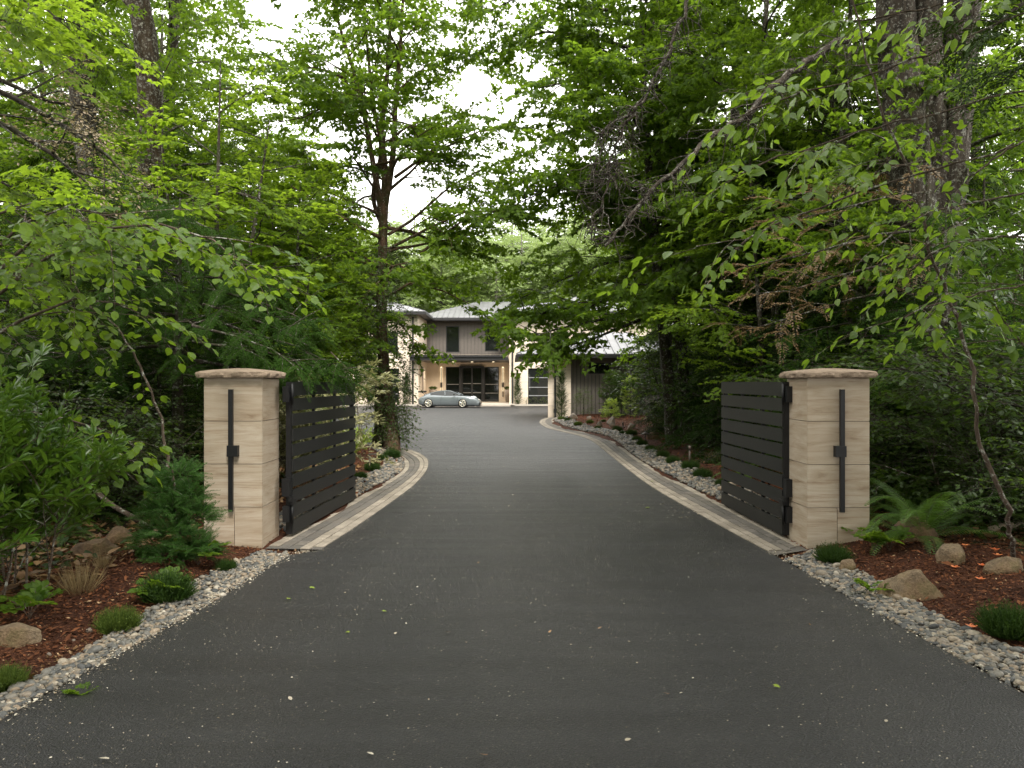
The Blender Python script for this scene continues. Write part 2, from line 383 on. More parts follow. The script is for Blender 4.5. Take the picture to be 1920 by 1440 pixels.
pebble_strip('gravel', [(-2.76, 3.0), (-2.72, 4.2), (-2.55, 5.5), (-2.44, 6.43), (-2.3, 8.25)], [(-3.1, 3.0), (-2.93, 4.4), (-2.84, 5.4), (-2.83, 7), (-2.66, 8.45)], 2800, .031, ICO1, 'river pebbles along the left drive edge')
pebble_strip('gravel', [(3.0, 3.6), (2.95, 4.56), (2.89, 5.31), (2.81, 6.45), (2.75, 8.0)], [(3.5, 3.6), (3.4, 5), (3.26, 5.8), (3.26, 7.3), (3.2, 8.4)], 2400, .035, ICO1, 'river pebbles along the right drive edge')
def off(P, d): return [(x + d, y) for x, y in P]
pebble_strip('gravel', off(IN_L, -.01)[1:13], [(x - .42 - .1 * (y > 18), y + .25 * (y > 18)) for x, y in IN_L][1:13], 900, .05, ICO0, 'river pebbles behind the left paver border')
pebble_strip('gravel', off(IN_R, .01)[1:], [(x + .5 + .1 * (y > 24), y) for x, y in IN_R][1:], 700, .055, ICO0, 'river pebbles behind the right paver border')
# ---------------------------------------------------------------- gate piers and gates
def m_travertine():
    t = NT('travertine'); tb = t.tint()
    c = t.n('TexCoord'); add = t.n('VectorMath', _operation='ADD'); cmb = t.n('CombineXYZ')
    t.l(t.math('MULTIPLY', tb, 37.0), cmb.inputs['X']); t.l(t.math('MULTIPLY', tb, 11.0), cmb.inputs['Z'])
    t.l(c.outputs['Object'], add.inputs[0]); t.l(cmb.outputs[0], add.inputs[1])
    mp = t.n('Mapping'); mp.inputs['Scale'].default_value = (1.0, 1.0, 7.0); t.l(add.outputs[0], mp.inputs['Vector'])
    mp2 = t.n('Mapping'); mp2.inputs['Scale'].default_value = (.55, .55, 17.0); t.l(add.outputs[0], mp2.inputs['Vector'])
    a = t.noise(mp.outputs[0], 1.3, 6, .62, .9); b = t.noise(mp2.outputs[0], 3.2, 8, .7, .5); e = t.noise(mp2.outputs[0], 12, 5, .6); pit = t.noise(t.coord(scale=(1, 1, 2.2)), 55, 3, .6)
    col = t.ramp(a, [(.26, (.19, .13, .08)), (.40, (.32, .255, .18)), (.55, (.39, .325, .245)), (.75, (.45, .385, .305))])
    col = t.mix(t.ramp(b, [(.36, g3(.6)), (.46, g3(0))]), col, (.22, .135, .075))
    col = t.mix(t.ramp(e, [(.58, g3(0)), (.70, g3(.3))]), col, (.56, .49, .39))
    col = t.mix(t.ramp(tb, [(0, g3(.0)), (1, g3(.22))]), col, (.30, .22, .15))
    col = t.mix(t.ramp(pit, [(.66, g3(0)), (.72, g3(.6))]), col, (.20, .13, .08)); t.set(Base__Color=col, Roughness=.62, Specular__IOR__Level=.35); t.bump(t.math('ADD', b, e), .35, .006); return t.m
M_TRAV = m_travertine()
def m_capstone():
    t = NT('rough_capstone'); v = t.coord(); a = t.noise(v, 26, 8, .7); b = t.noise(v, 4, 5)
    col = t.mix(.5, t.ramp(a, [(.3, (.12, .085, .06)), (.7, (.34, .26, .19))]), t.ramp(b, [(.35, (.16, .12, .085)), (.65, (.30, .23, .17))]))
    t.set(Base__Color=col, Roughness=.92, Specular__IOR__Level=.2); t.bump(a, .8, .02); return t.m
M_CAP = m_capstone(); M_JOINT = m_plain('joint_mortar', (.10, .07, .05), .95)
M_BLACK = m_plain('black_powdercoat', (.007, .007, .0075), .45, 0, .25, .35, .12, 300)
M_GATE = m_plain('charcoal_powdercoat', (.011, .0113, .011), .46, 0, .18, .4, .1, 250)

def capstone(w, d, zb, M=None):
    bm = bmesh.new(); o = .065; n = 34
    rng2 = random.Random(5 + int(w * 100))
    rings = []
    prof = [(-.006, 0), (.003, .006), (.010, .028), (.006, .050), (-.004, .064), (-.03, .074)]
    per = []
    hw, hd = w / 2 + o, d / 2 + o
    for sx, sy, ex, ey in ((-hw, -hd, hw, -hd), (hw, -hd, hw, hd), (hw, hd, -hw, hd), (-hw, hd, -hw, -hd)):
        for k in range(n): t = k / n; per.append((sx + (ex - sx) * t, sy + (ey - sy) * t))
    for off_, z in prof:
        r = []
        for x, y in per:
            L = max(abs(x) / hw, abs(y) / hd); q = (mnoise.noise((x * 11, y * 11, z * 22 + 3)) * .022 + mnoise.noise((x * 31, y * 31, z * 60 + 3)) * .012) * (z < .07); c = min(hw - abs(x), 0) ; nrm = Vector((x / hw if abs(x) / hw > .97 else 0, y / hd if abs(y) / hd > .97 else 0, 0))
            corner = 1 - .012 * (abs(x) / hw > .94 and abs(y) / hd > .94)
            r.append(bm.verts.new(((x + nrm.x * (off_ + q)) * corner, (y + nrm.y * (off_ + q)) * corner, zb + z + mnoise.noise((x * 9, y * 9, 7)) * .004)))
        rings.append(r)
    for sc, z in ((.7, .088), (.4, .100), (.15, .108)):
        rings.append([bm.verts.new((x * sc, y * sc, zb + z + mnoise.noise((x * 20, y * 20, 1)) * .003)) for x, y in per])
    for a, b in zip(rings, rings[1:]):
        for k in range(len(a)): j = (k + 1) % len(a); bm.faces.new((a[k], a[j], b[j], b[k]))
    bm.faces.new(rings[-1]); bm.faces.new(rings[0][::-1])
    V = np.array([v.co[:] for v in bm.verts]); F = [[v.index for v in f.verts] for f in bm.faces]
    bm.verts.index_update(); F = [[v.index for v in f.verts] for f in bm.faces]; bm.free()
    g = Geo(); g.add(V, F, 0, .5, False); return g

def pier(side, cx, y0, w, d, rz, label):
    t = thing('gate_pier', label, 'gate pier', (cx, y0 + d / 2, 0), rz)
    g = Geo(); zs = [0.0, .453, .916, 1.378, 1.842]; gap = .0035
    hw, hd = w / 2, d / 2
    g.box(-hw + .012, hw - .012, -hd + .012, hd - .012, -.1, 1.84, 1)
    th = .03
    for k in range(4):
        z0, z1 = (zs[k] if k else -.12) + gap, zs[k + 1] - gap
        sp = [(-hw, hw)] if k else [(-hw, -.015 * side), (-.015 * side, hw)]
        for a, b in sp:
            g.box(a + (gap if a > -hw else 0), b - (gap if b < hw else 0), -hd, -hd + th, z0, z1, 0, float(rng.random()))
            g.box(a + (gap if a > -hw else 0), b - (gap if b < hw else 0), hd - th, hd, z0, z1, 0, float(rng.random()))
        for s_ in (-1, 1):
            x0, x1 = (-hw, -hw + th) if s_ < 0 else (hw - th, hw)
            g.box(x0, x1, -hd + th + .001, hd - th - .001, z0, z1, 0, float(rng.random()))
    g.build('stone_shaft', [M_TRAV, M_JOINT], t)
    capstone(w, d, 1.842).build('capstone', M_CAP, t)
    bx = -.045 * side * -1 if side < 0 else .02                         # bar slightly off centre, as hung
    bx = (435 - 437) / 173 if side < 0 else (1576 - 1572) / 175
    b = Geo(); b.box(bx - .023, bx + .023, -hd - .055, -hd - .018, .41, 1.72); bo = b.build('wall_bar', M_BLACK, t)
    c = Geo(); c0 = bx + (.022 if side < 0 else -.022)
    c.box(c0 - .058, c0 + .058, -hd - .062, -hd - .0, 1.0, 1.118); c.build('bar_bracket', M_BLACK, t)
    return t
pier(-1, (383 + 491) / 2 * 1 / 1 and (437 - 960) * 8.55 / F_PX, 8.55, .625, .62, R(0), 'pale travertine pier with rough capstone holding the open slatted gate, small conifer at its foot')
pier(1, (1572 - 960) * 8.5 / F_PX, 8.5, .662, .62, R(.5), 'brown veined travertine pier with sword fern leaning against its front face')

def gate(name, hx, hy, ex, ey, label, lit):
    L = math.hypot(ex - hx, ey - hy); a = math.atan2(ey - hy, ex - hx)
    t = thing(name, label, 'gate', (hx, hy, 0), a)
    f = Geo(); z0, z1 = .055, 1.80
    f.box(0, .05, -.03, .03, z0, z1); f.box(L - .05, L, -.029, .029, z0, z1)
    f.box(.05, L - .05, -.02, .02, z0 + .002, z0 + .035); f.box(.05, L - .05, -.02, .02, z1 - .037, z1 - .002)
    for k in (1, 2):
        x = L * k / 3; f.box(x - .018, x + .018, -.016, .016, z0 + .04, z1 - .04)
    f.build('frame', M_BLACK, t)
    s = Geo(); n = 10; pitch = (z1 - z0) / n; sg = lit
    for k in range(n):
        hg = .017 if lit < 0 else .013; za = z0 + k * pitch + (hg if k else 0); zb = z0 + (k + 1) * pitch - hg if k < n - 1 else z1
        s.box(.006, L + .004, sg * .0335, sg * .052, za, zb) if sg > 0 else s.box(.006, L + .004, -.052, -.0335, za, zb)
    s.build('slats', M_GATE, t)
    for zc in (.30, 1.66):
        h = Geo(); h.box(-.10, -.008, -.035, .035, zc - .09, zc + .09); h.tube([(-.02, sg * .05, zc - .12), (-.02, sg * .05, zc + .12)], .018, 10, cap=True)
        h.box(-.004, .11, sg * .0525 - .004, sg * .0525 + .004, zc - .03, zc + .03); h.build('hinge', M_BLACK, t)
    k_ = Geo(); k_.box(-.10, -.01, -.045, .045, .50, .70); k_.box(-.085, -.004, sg * .046 - .02, sg * .046 + .02, .44, .50); k_.box(-.06, .06, sg * .06 - .012, sg * .06 + .012, .40, .46)
    k_.build('operator_bracket', M_BLACK, t)
    return t
gate('slatted_gate', -2.56, 9.10, -2.40, 11.92, 'black metal gate of horizontal slats with light showing through its gaps', -1)
gate('slatted_gate', 3.13, 9.05, 3.06, 11.42, 'charcoal metal gate of closed horizontal boards hinged to the fern side pier', 1)
# keypad box on the far side of the left pier
t = thing('utility_box', 'narrow black utility box with two pale stickers fixed to the left pier', 'utility box', (-3.045, 8.86, 0), 0)
g = Geo(); g.box(-.04, .04, -.11, .09, .52, .93); g.box(-.03, .03, -.08, .06, -.1, .52); g.build('housing', M_BLACK, t)
g = Geo(); g.box(-.034, .036, -.1135, -.111, .86, .915); g.build('sticker', m_plain('sticker_white', (.55, .57, .6), .5), t)
g = Geo(); g.box(-.01, .036, -.1135, -.111, .62, .74); g.build('sticker', m_plain('sticker_grey', (.4, .43, .47), .5), t)
# ---------------------------------------------------------------- the house at the end of the drive
M_LIME = None
def m_wallstone():
    t = NT('cream_stone_cladding'); v = t.coord()
    br = t.n('TexBrick', _offset=.5, Color1=(.70, .59, .46, 1), Color2=(.75, .64, .51, 1), Mortar=(.42, .34, .26, 1), Scale=1.0); br.inputs['Mortar Size'].default_value = .008
    br.inputs['Brick Width'].default_value = 1.2; br.inputs['Row Height'].default_value = .6
    mp = t.coord(rot=(R(90), 0, 0)); t.l(mp, br.inputs['Vector'])
    a = t.noise(t.coord(scale=(1, 1, 5)), 2.5, 6)
    t.set(Base__Color=t.mix(.35, br.outputs['Color'], t.ramp(a, [(.3, g3(.35)), (.7, g3(.65))]), 'OVERLAY'), Roughness=.8); return t.m
M_WALL = m_wallstone()
M_PLASTER = m_plain('cream_render', (.72, .60, .47), .85, var=.05)
M_SID = m_plain('taupe_metal_siding', (.135, .116, .098), .55, .0, .08)
M_BATT = m_plain('siding_rib_shadow', (.060, .051, .044), .55, .0, .08)  # siding colour darkened: the ribs' shadow lines are painted into it
M_DARK = m_plain('dark_bronze_metal', (.016, .015, .015), .45, .0, .1)
def m_roof():
    t = NT('standing_seam_roof'); v = t.coord(); a = t.noise(v, 1.2, 5)
    t.set(Base__Color=t.ramp(a, [(.3, g3(.15)), (.7, (.21, .21, .22))]), Roughness=.42, Metallic=.5); return t.m
M_ROOF = m_roof()
def m_glass():
    t = NT('dark_window_glass'); t.set(Base__Color=(.012, .014, .013, 1), Roughness=.03, Specular__IOR__Level=.55); return t.m
M_GLASS = m_glass()
M_MULL = m_plain('grey_mullion', (.20, .19, .18), .5)
HX = lambda px, Y: (px - 960) * Y / F_PX
HZ = lambda py, Y: CAM_H - (py - HORIZ) * Y / F_PX

house = thing('house', 'cream and taupe two storey house with grey metal roof beyond the forecourt', 'house', (0, 0, 0))
def wall(name, x0, x1, z0, z1, y, th, holes, mat, parent=None):
    g = Geo(); xs_ = sorted({x0, x1, *[h[0] for h in holes], *[h[1] for h in holes]}); zs_ = sorted({z0, z1, *[h[2] for h in holes], *[h[3] for h in holes]})
    for a, b in zip(xs_, xs_[1:]):
        run = None
        for c, d in zip(zs_, zs_[1:]):
            mx, mz = (a + b) / 2, (c + d) / 2
            if any(h[0] < mx < h[1] and h[2] < mz < h[3] for h in holes):
                if run: g.box(a, b, y, y + th, *run); run = None
            else: run = (run[0], d) if run else (c, d)
        if run: g.box(a, b, y, y + th, *run)
    return g.build(name, mat, parent or house)
def window(x0, x1, z0, z1, y, nh=(), nv=(), parent=None, fr=.07, mull=None, name='window'):
    g = Geo(); e = .05
    g.box(x0, x0 + fr, y - .03, y + e, z0, z1); g.box(x1 - fr, x1, y - .03, y + e, z0, z1)
    g.box(x0 + fr, x1 - fr, y - .027, y + e, z0, z0 + fr); g.box(x0 + fr, x1 - fr, y - .027, y + e, z1 - fr, z1)
    o = g.build(name, M_DARK, parent or house)
    for k in nh: m = Geo(); zc = z0 + (z1 - z0) * k; m.box(x0 + fr, x1 - fr, y - .015, y + .035, zc - .03, zc + .03); m.build('mullion', mull or M_MULL, o)
    for k in nv: m = Geo(); xc = x0 + (x1 - x0) * k; m.box(xc - .03, xc + .03, y - .018, y + .038, z0 + fr, z1 - fr); m.build('mullion', mull or M_MULL, o)
    p = Geo(); p.box(x0 + fr, x1 - fr, y + .02, y + .03, z0 + fr, z1 - fr); p.build('pane', M_GLASS, o)
    return o
def slope(name, A, B, C, D, parent, seams=.45):
    """roof plane: eave A to B, ridge D to C above them; ribs run up the slope"""
    A, B, C, D = map(lambda p: np.array(p, float), (A, B, C, D)); g = Geo(); n = np.cross(B - A, D - A); n /= np.linalg.norm(n)
    if n[2] < 0: n = -n
    same = np.linalg.norm(C - D) < 1e-6; top = [A, B, C] if same else [A, B, C, D]; m = len(top)
    V = [p + n * .05 for p in top] + [p - n * .05 for p in top]
    F = [tuple(range(m)), tuple(range(2 * m - 1, m - 1, -1))] + [(k, k + m, (k + 1) % m + m, (k + 1) % m) for k in range(m)]
    g.add(V, F)
    e = (B - A); W = np.linalg.norm(e); e /= W; up = np.cross(n, e); up *= np.sign(up[2]) if up[2] else 1
    d2 = lambda p: ((p - A) @ e, (p - A) @ up)
    (cx_, h), (dx_, h2) = d2(C), d2(D)
    s_ = seams / 2
    while s_ < W:
        hh = h2 * s_ / dx_ if (dx_ > 1e-3 and s_ < dx_) else (h * (W - s_) / (W - cx_) if (W - cx_ > 1e-3 and s_ > cx_) else h)
        if hh > .1:
            a = A + e * s_ + n * .05; b = a + up * hh
            for w in [0]:
                V = [a - e * .02, a + e * .02, b + e * .02, b - e * .02]; V2 = V + [p + n * .055 for p in V]
                g.add(V2, np.array([(4, 5, 6, 7), (0, 1, 5, 4), (1, 2, 6, 5), (2, 3, 7, 6), (3, 0, 4, 7)]))
        s_ += seams
    return g.build(name, M_ROOF, parent)
YF, YR = 60.0, 66.0                                  # front of the two side masses, recessed entrance wall
XL, XR_ = HX(784.5, YF), HX(955, YF)
ZE = 6.94
# left mass
lw = [(HX(688, YF), HX(748, YF), .25, HZ(691, YF)), (HX(700, YF), HX(746, YF), HZ(662, YF), HZ(622, YF))]
wall('wall', -13.5, XL, 0, ZE - .1, YF, .3, lw, M_WALL)
for h in lw: window(*h, YF + .08, (.25, .5, .75) if h[2] < 1 else (), (.5,))
sw = Geo(); sw.box(XL - .3, XL, YF + .3, YF + 2.2, 0, ZE - .1); sw.box(XL - .3, XL, YF + 2.2, YF + 3.6, 0, .9); sw.box(XL - .3, XL, YF + 2.2, YF + 3.6, 3.0, ZE - .1); sw.box(XL - .3, XL, YF + 3.6, YR, 0, ZE - .1)
sw.build('wall', M_PLASTER, house)
nw = Geo(); nw.box(XL - .12, XL - .02, YF + 2.2, YF + 3.6, .9, 3.0); nwo = nw.build('window', M_DARK, house)
nw = Geo(); nw.box(XL - .018, XL - .008, YF + 2.28, YF + 3.52, .98, 2.92); nw.build('pane', m_plain('curtained_glass', (.12, .11, .12), .12), nwo)
# recessed centre
up_z0 = 4.06
xr0, xr1 = XL, XR_
uw = [(HX(836, YR), HX(861.5, YR), HZ(661, YR), HZ(611, YR)), (HX(909, YR), HX(935, YR), HZ(659, YR), HZ(609.5, YR))]
wall('siding', xr0, xr1, up_z0, ZE - .1, YR, .25, uw, M_SID)
for h in uw: window(*h, YR + .05, (), (), None, .08)
rb = Geo(); x = xr0 + .2
while x < xr1 - .1:
    if not any(h[0] - .06 < x < h[1] + .06 for h in uw): rb.box(x - .022, x + .022, YR - .045, YR - .001, up_z0 + .05, ZE - .15)
    else:
        for h in uw:
            if h[0] - .06 < x < h[1] + .06: rb.box(x - .022, x + .022, YR - .045, YR - .001, up_z0 + .05, h[2] - .08); rb.box(x - .022, x + .022, YR - .045, YR - .001, h[3] + .08, ZE - .15)
    x += .29
rb.build('siding_batten', m_plain('upper_rib_shadow', (.10, .087, .074), .55), house)  # ribs toned darker than the siding, standing in for their shadow lines
dz0, dz1 = .14, HZ(690, YR)
dl, d0, d1, dr = HX(836, YR), HX(862, YR), HX(908, YR), HX(935.5, YR)
wall('wall', xr0, xr1, 0, up_z0 - .003, YR, .25, [(dl, dr, dz0, dz1 + .1)], M_PLASTER)
window(dl, d0 - .001, dz0, dz1 + .1, YR + .05, (.25, .5), (), None, .07)
window(d1 + .001, dr, dz0, dz1 + .1, YR + .05, (.25, .5), (), None, .07)
dg = Geo(); dg.box(d0, d0 + .16, YR - .25, YR + .2, dz0, dz1 + .16); dg.box(d1 - .16, d1, YR - .25, YR + .2, dz0, dz1 + .16); dg.box(d0 + .16, d1 - .16, YR - .248, YR + .2, dz1, dz1 + .158)
mid = (d0 + d1) / 2
dg.box(mid - .07, mid + .07, YR + .02, YR + .09, dz0, dz1); dg.box(d0 + .16, d0 + .26, YR + .025, YR + .09, dz0, dz1); dg.box(d1 - .26, d1 - .16, YR + .025, YR + .09, dz0, dz1)
do = dg.build('entrance_door', M_DARK, house)
for zc in (dz0 + (dz1 - dz0) * .27, dz0 + (dz1 - dz0) * .54):
    for a_, b_ in ((d0 + .26, mid - .07), (mid + .07, d1 - .26)): m = Geo(); m.box(a_, b_, YR + .03, YR + .08, zc - .03, zc + .03); m.build('mullion', M_MULL, do)
p = Geo(); p.box(d0 + .26, d1 - .26, YR + .10, YR + .11, dz0, dz1); p.build('pane', M_GLASS, do)
# porch canopy, soffit, step
cp = Geo(); cp.box(HX(768, 59.2), HX(953, 59.2), 59.2, YR - .05, HZ(675.5, 59.2), HZ(669.5, 59.2)); cp.box(HX(768, 59.2) - .04, HX(947, 59.2), 59.1, YR - .048, HZ(669.5, 59.2), HZ(665.5, 59.2)); cp.build('porch_canopy', M_DARK, house)
st = Geo(); st.box(xr0 + .02, xr1 + .4, 58.4, YR - .001, .10, .16); st.box(xr0 + .3, xr1 + .1, 57.9, 58.4, .02, .09)
st.build('porch_step', m_plain('porch_paving', (.42, .37, .31), .8, bump=.2), house)
# right mass
rw = [(HX(990, YF), HX(1034, YF), HZ(758, YF), HZ(690.5, YF)), (HX(989, YF), HX(1063, YF), HZ(640.5, YF), HZ(624, YF)), (HX(1044, YF), HX(1086, YF), HZ(758, YF), HZ(690.5, YF))]
wall('wall', XR_, 10.5, 0, ZE - .1, YF, .3, rw, M_WALL)
window(*rw[0], YF + .08, (.24, .47, .74), (), None, .05, m_plain('pale_mullion', (.22, .22, .22), .5)); window(*rw[1], YF + .08, (), (.33, .66)); window(*rw[2], YF + .08, (.24, .47, .74))
g = Geo(); g.box(XR_, XR_ + .3, YF + .3, YR, 0, ZE - .1); g.build('wall', M_PLASTER, house)
g = Geo(); g.box(-13.5, -13.2, YF + .3, 74, 0, ZE - .1); g.box(10.2, 10.5, YF + .3, 74, 0, ZE - .1); g.box(-13.2, 10.2, 73.7, 74, 0, ZE - .1); g.build('wall', M_PLASTER, house)
# wall washers either side of the door: lit bars
def m_glow():
    t = NT('lit_wall_light'); t.set(Base__Color=(.8, .7, .5, 1), Emission__Color=(1, .82, .52, 1), Emission__Strength=.9); return t.m
M_GLOW = m_glow()
for px in (827.5, 943): 
    xx = HX(px, YR); g = Geo(); g.box(xx - .035, xx + .035, YR - .10, YR - .04, .55, 2.95); g.box(xx - .06, xx + .06, YR - .14, YR - .001, 1.35, 1.75); o = g.build('wall_light', M_DARK, house)
    g = Geo(); g.box(xx - .055, xx - .04, YR - .07, YR - .035, 1.0, 2.98); g.box(xx + .04, xx + .055, YR - .07, YR - .035, 1.0, 2.98); g.box(xx - .055, xx + .055, YR - .07, YR - .035, 2.98, 3.04); g.build('lit_strip', M_GLOW, o)
for px in (815, 850, 885, 925):                                       # downlights set in the porch canopy, lit in the photograph
    xx = HX(px, 63.5); g = Geo(); g.tube([(xx, 63.5, HZ(675.5, 59.2) - .03), (xx, 63.5, HZ(675.5, 59.2) + .02)], .09, 14, cap=True); g.build('downlight', M_GLOW, house)
    ld = bpy.data.lights.new('downlight_lamp', 'SPOT'); ld.energy = 100; ld.spot_size = R(150); ld.spot_blend = .8; ld.shadow_soft_size = .08; ld.color = (1, .90, .74)
    lo = bpy.data.objects.new('downlight_lamp', ld); COL.objects.link(lo); lo.location = (xx, 63.5, HZ(675.5, 59.2) - .08); lo.parent = house
# downpipes and eaves
g = Geo(); xx = HX(774.5, YF); g.box(xx - .06, xx + .06, YF - .14, YF - .02, .02, ZE - .25); g.build('downpipe', M_DARK, house)
g = Geo(); xx = HX(961, YF); g.box(xx - .06, xx + .06, YF - .14, YF - .02, .02, ZE - .25); g.build('downpipe', M_DARK, house)
g = Geo(); xx = HX(768.5, 59.15)
for k in range(20): z = .15 + k * .165; g.tube([(xx, 59.22, z), (xx, 59.22, z + .09)], [.03, .055], 8, cap=True)
g.tube([(xx, 59.22, .1), (xx, 59.22, 3.5)], .008, 4); g.build('rain_chain', M_DARK, house)
eav = Geo()
eav.box(XL - .1, XR_ + .1, YR - 1.0, YR + .3, ZE - .10, ZE - .04)
eav.box(-14.3, XL + .55, 59.2, YR - 1.0, ZE - .10, ZE - .04); eav.box(XR_ - .55, 11.3, 59.2, YR - 1.0, ZE - .10, ZE - .04); eav.build('soffit', M_DARK, house)
eg = Geo()
eg.box(XL + .55, XR_ - .55, YR - 1.12, YR - 1.0, ZE - .12, ZE + .06)
for a, b in ((-14.4, XL + .55), (XR_ - .55, 11.4)): eg.box(a, b, 59.08, 59.2, ZE - .12, ZE + .06)
eg.box(XL + .55, XL + .67, 59.08, YR - 1.12, ZE - .119, ZE + .058); eg.box(XR_ - .67, XR_ - .55, 59.08, YR - 1.12, ZE - .119, ZE + .058)
eg.build('gutter', M_DARK, house)
# main roof (hip) over the centre, hipped wings over both masses
e0, e1 = XL + .6, XR_ - .6; ye, yr_ = YR - 1.05, 71.5
slope('roof', (-8.2, ye, ZE + .07), (2.0, ye, ZE + .07), (2.0, yr_, 8.95), (-3.0, yr_, 8.95), house)
slope('roof', (-8.2, 78, ZE + .07), (-8.2, ye, ZE + .07), (-3.0, yr_, 8.95), (-3.0, yr_ + .01, 8.95), house)
a, b, xm = -14.4, XL + .6, (-14.4 + XL + .6) / 2
slope('roof', (a, 59.1, ZE + .075), (b, 59.1, ZE + .075), (xm, 63.2, 8.35), (xm, 63.2, 8.35), house)
slope('roof', (b, 59.1, ZE + .075), (b, 75, ZE + .075), (xm, 75, 8.35), (xm, 63.2, 8.35), house)
slope('roof', (a, 75, ZE + .075), (a, 59.1, ZE + .075), (xm, 63.2, 8.35), (xm, 75, 8.35), house)
a, b, xm = XR_ - .6, 11.4, 5.4
slope('roof', (a, 59.1, ZE + .075), (b, 59.1, ZE + .075), (xm, 65.0, 8.7), (xm, 65.0, 8.7), house)
slope('roof', (b, 59.1, ZE + .075), (b, 75, ZE + .075), (xm, 75, 8.7), (xm, 65.0, 8.7), house)
slope('roof', (a, 75, ZE + .075), (a, 59.1, ZE + .075), (xm, 65.0, 8.7), (xm, 75, 8.7), house)

# ---- garage wing, nearer, on the right
wing = thing('garage_wing', 'single storey wing with cream pier and ribbed taupe siding beside the forecourt', 'outbuilding')
YW = 40.0; wx0, wx1, wz = HX(1027.5, YW), HX(1070.5, YW), HZ(669, YW)
g = Geo(); V = [(wx0, YW, 0), (wx1, YW, 0), (wx1, YW + 7, 0), (wx0 + .55, YW + 7, 0)]; V = V + [(x, y, wz) for x, y, z in V]
g.add(V, np.array([(0, 1, 5, 4), (1, 2, 6, 5), (2, 3, 7, 6), (3, 0, 4, 7), (4, 5, 6, 7)])); g.build('wall', M_WALL, wing)
hw_ = (HX(1104, YW), HX(1146, YW), HZ(701, YW), HZ(680, YW))
wall('siding', wx1 + .001, 8.5, 0, wz, YW + .25, .25, [hw_], M_SID, wing); window(*hw_, YW + .3, (), (), wing, .05)
rb = Geo(); x = wx1 + .12
while x < 8.4:
    if not (hw_[0] - .05 < x < hw_[1] + .05): rb.box(x - .02, x + .02, YW + .205, YW + .249, .02, wz - .1)
    else: rb.box(x - .02, x + .02, YW + .205, YW + .249, .02, hw_[2] - .05)
    x += .19
rb.build('siding_batten', M_BATT, wing)
g = Geo(); g.box(8.5, 8.75, YW + .25, YW + 7, 0, wz); g.box(wx1, 8.5, YW + 6.75, YW + 7, 0, wz); g.build('wall', M_PLASTER, wing)
ez = HZ(668, 39.2); ex0 = HX(971, 39.3); ex1 = 9.6
g = Geo(); g.box(ex0, ex1, 39.2, 48, ez - .06, ez - .01); g.build('soffit', M_DARK, wing)
g = Geo(); g.box(ex0, ex1, 39.08, 39.2, ez - .08, ez + .07); g.box(ex0 - .12, ex0, 39.08, 48, ez - .079, ez + .068); g.build('gutter', M_DARK, wing)
slope('roof', (ex0 - .05, 39.15, ez + .08), (ex1, 39.15, ez + .08), (6.2, 43.6, 4.45), (4.6, 43.6, 4.45), wing, .42)
slope('roof', (ex0 - .05, 48, ez + .08), (ex0 - .05, 39.15, ez + .08), (4.6, 43.6, 4.45), (4.6, 43.61, 4.45), wing, .42)
slope('roof', (ex1, 39.15, ez + .08), (ex1, 48, ez + .08), (6.2, 43.61, 4.45), (6.2, 43.6, 4.45), wing, .42)
slope('roof', (ex1, 48, ez + .08), (ex0 - .05, 48, ez + .08), (4.6, 43.61, 4.45), (6.2, 43.61, 4.45), wing, .42)
xx = HX(1041, 39.9); g = Geo(); g.tube([(HX(1026, 39.3), 39.3, ez - .05), (HX(1028, 39.4), 39.4, ez - .25), (xx - .06, 39.85, ez - .42), (xx, 39.9, ez - .6), (xx, 39.9, .15), (xx, 39.82, .05)], .05, 8); g.box(xx - .075, xx + .075, 39.86, 39.98, .25, .45); g.build('downpipe', M_DARK, wing)

# ---------------------------------------------------------------- the parked coupe
def m_paint():
    t = NT('blue_grey_car_paint'); t.set(Base__Color=(.145, .165, .172, 1), Roughness=.3, Metallic=.35, Coat__Weight=.9, Coat__Roughness=.04); return t.m
M_PAINT = m_paint(); M_TYRE = m_plain('tyre_rubber', (.012, .012, .012), .85); M_RIM = m_plain('satin_alloy', (.62, .58, .47), .3, .75, .05); M_TRIM = m_plain('black_trim', (.010, .010, .011), .4)
car = thing('parked_car', 'low blue grey coupe with pale alloy wheels parked before the entrance', 'car', (HX(787, 55.6), 55.6, .012), R(-4), s=.94)
CL, CW = 4.57, 1.88
# stations: x from rear (0) to nose (CL): (belt z, deck z centre, half width at belt)
st_x = np.array([0.0, .05, .18, .42, .75, 1.1, 1.5, 1.95, 2.4, 2.75, 3.05, 3.35, 3.7, 4.05, 4.32, 4.48, 4.555, 4.57])
top_z = np.array([.52, .68, .78, .86, .905, .925, .92, .905, .895, .895, .885, .875, .855, .78, .67, .57, .49, .46])      # shoulder line
cen_z = np.array([.50, .70, .82, .90, .95, .955, .94, .92, .91, .89, .85, .80, .735, .665, .60, .54, .47, .44])
half_w = np.array([.62, .76, .85, .91, .93, .92, .895, .875, .875, .88, .895, .905, .905, .875, .79, .68, .58, .54])
bot_z = np.array([.34, .24, .17, .15, .14, .13, .13, .13, .13, .13, .13, .13, .13, .13, .12, .13, .22, .30])
body = bmesh.new(); rows_ = []
ARC = ((.80, .355), (3.32, .345)); 
def sect(k):
    w, b, tz, cz = half_w[k], bot_z[k], top_z[k], cen_z[k]
    return [(0, b), (w * .7, b), (w * .93, b + .03), (w * .975, b + .12), (w, b + (tz - b) * .42), (w * .985, b + (tz - b) * .68), (w * .945, tz - .05), (w * .86, tz), (w * .62, tz + (cz - tz) * .4 + .015), (w * .3, cz), (0, cz)]
for k, x in enumerate(st_x):
    s_ = sect(k); rows_.append([body.verts.new((x, -y, z)) for y, z in s_] + [body.verts.new((x, y, z)) for y, z in s_[-2:0:-1]])
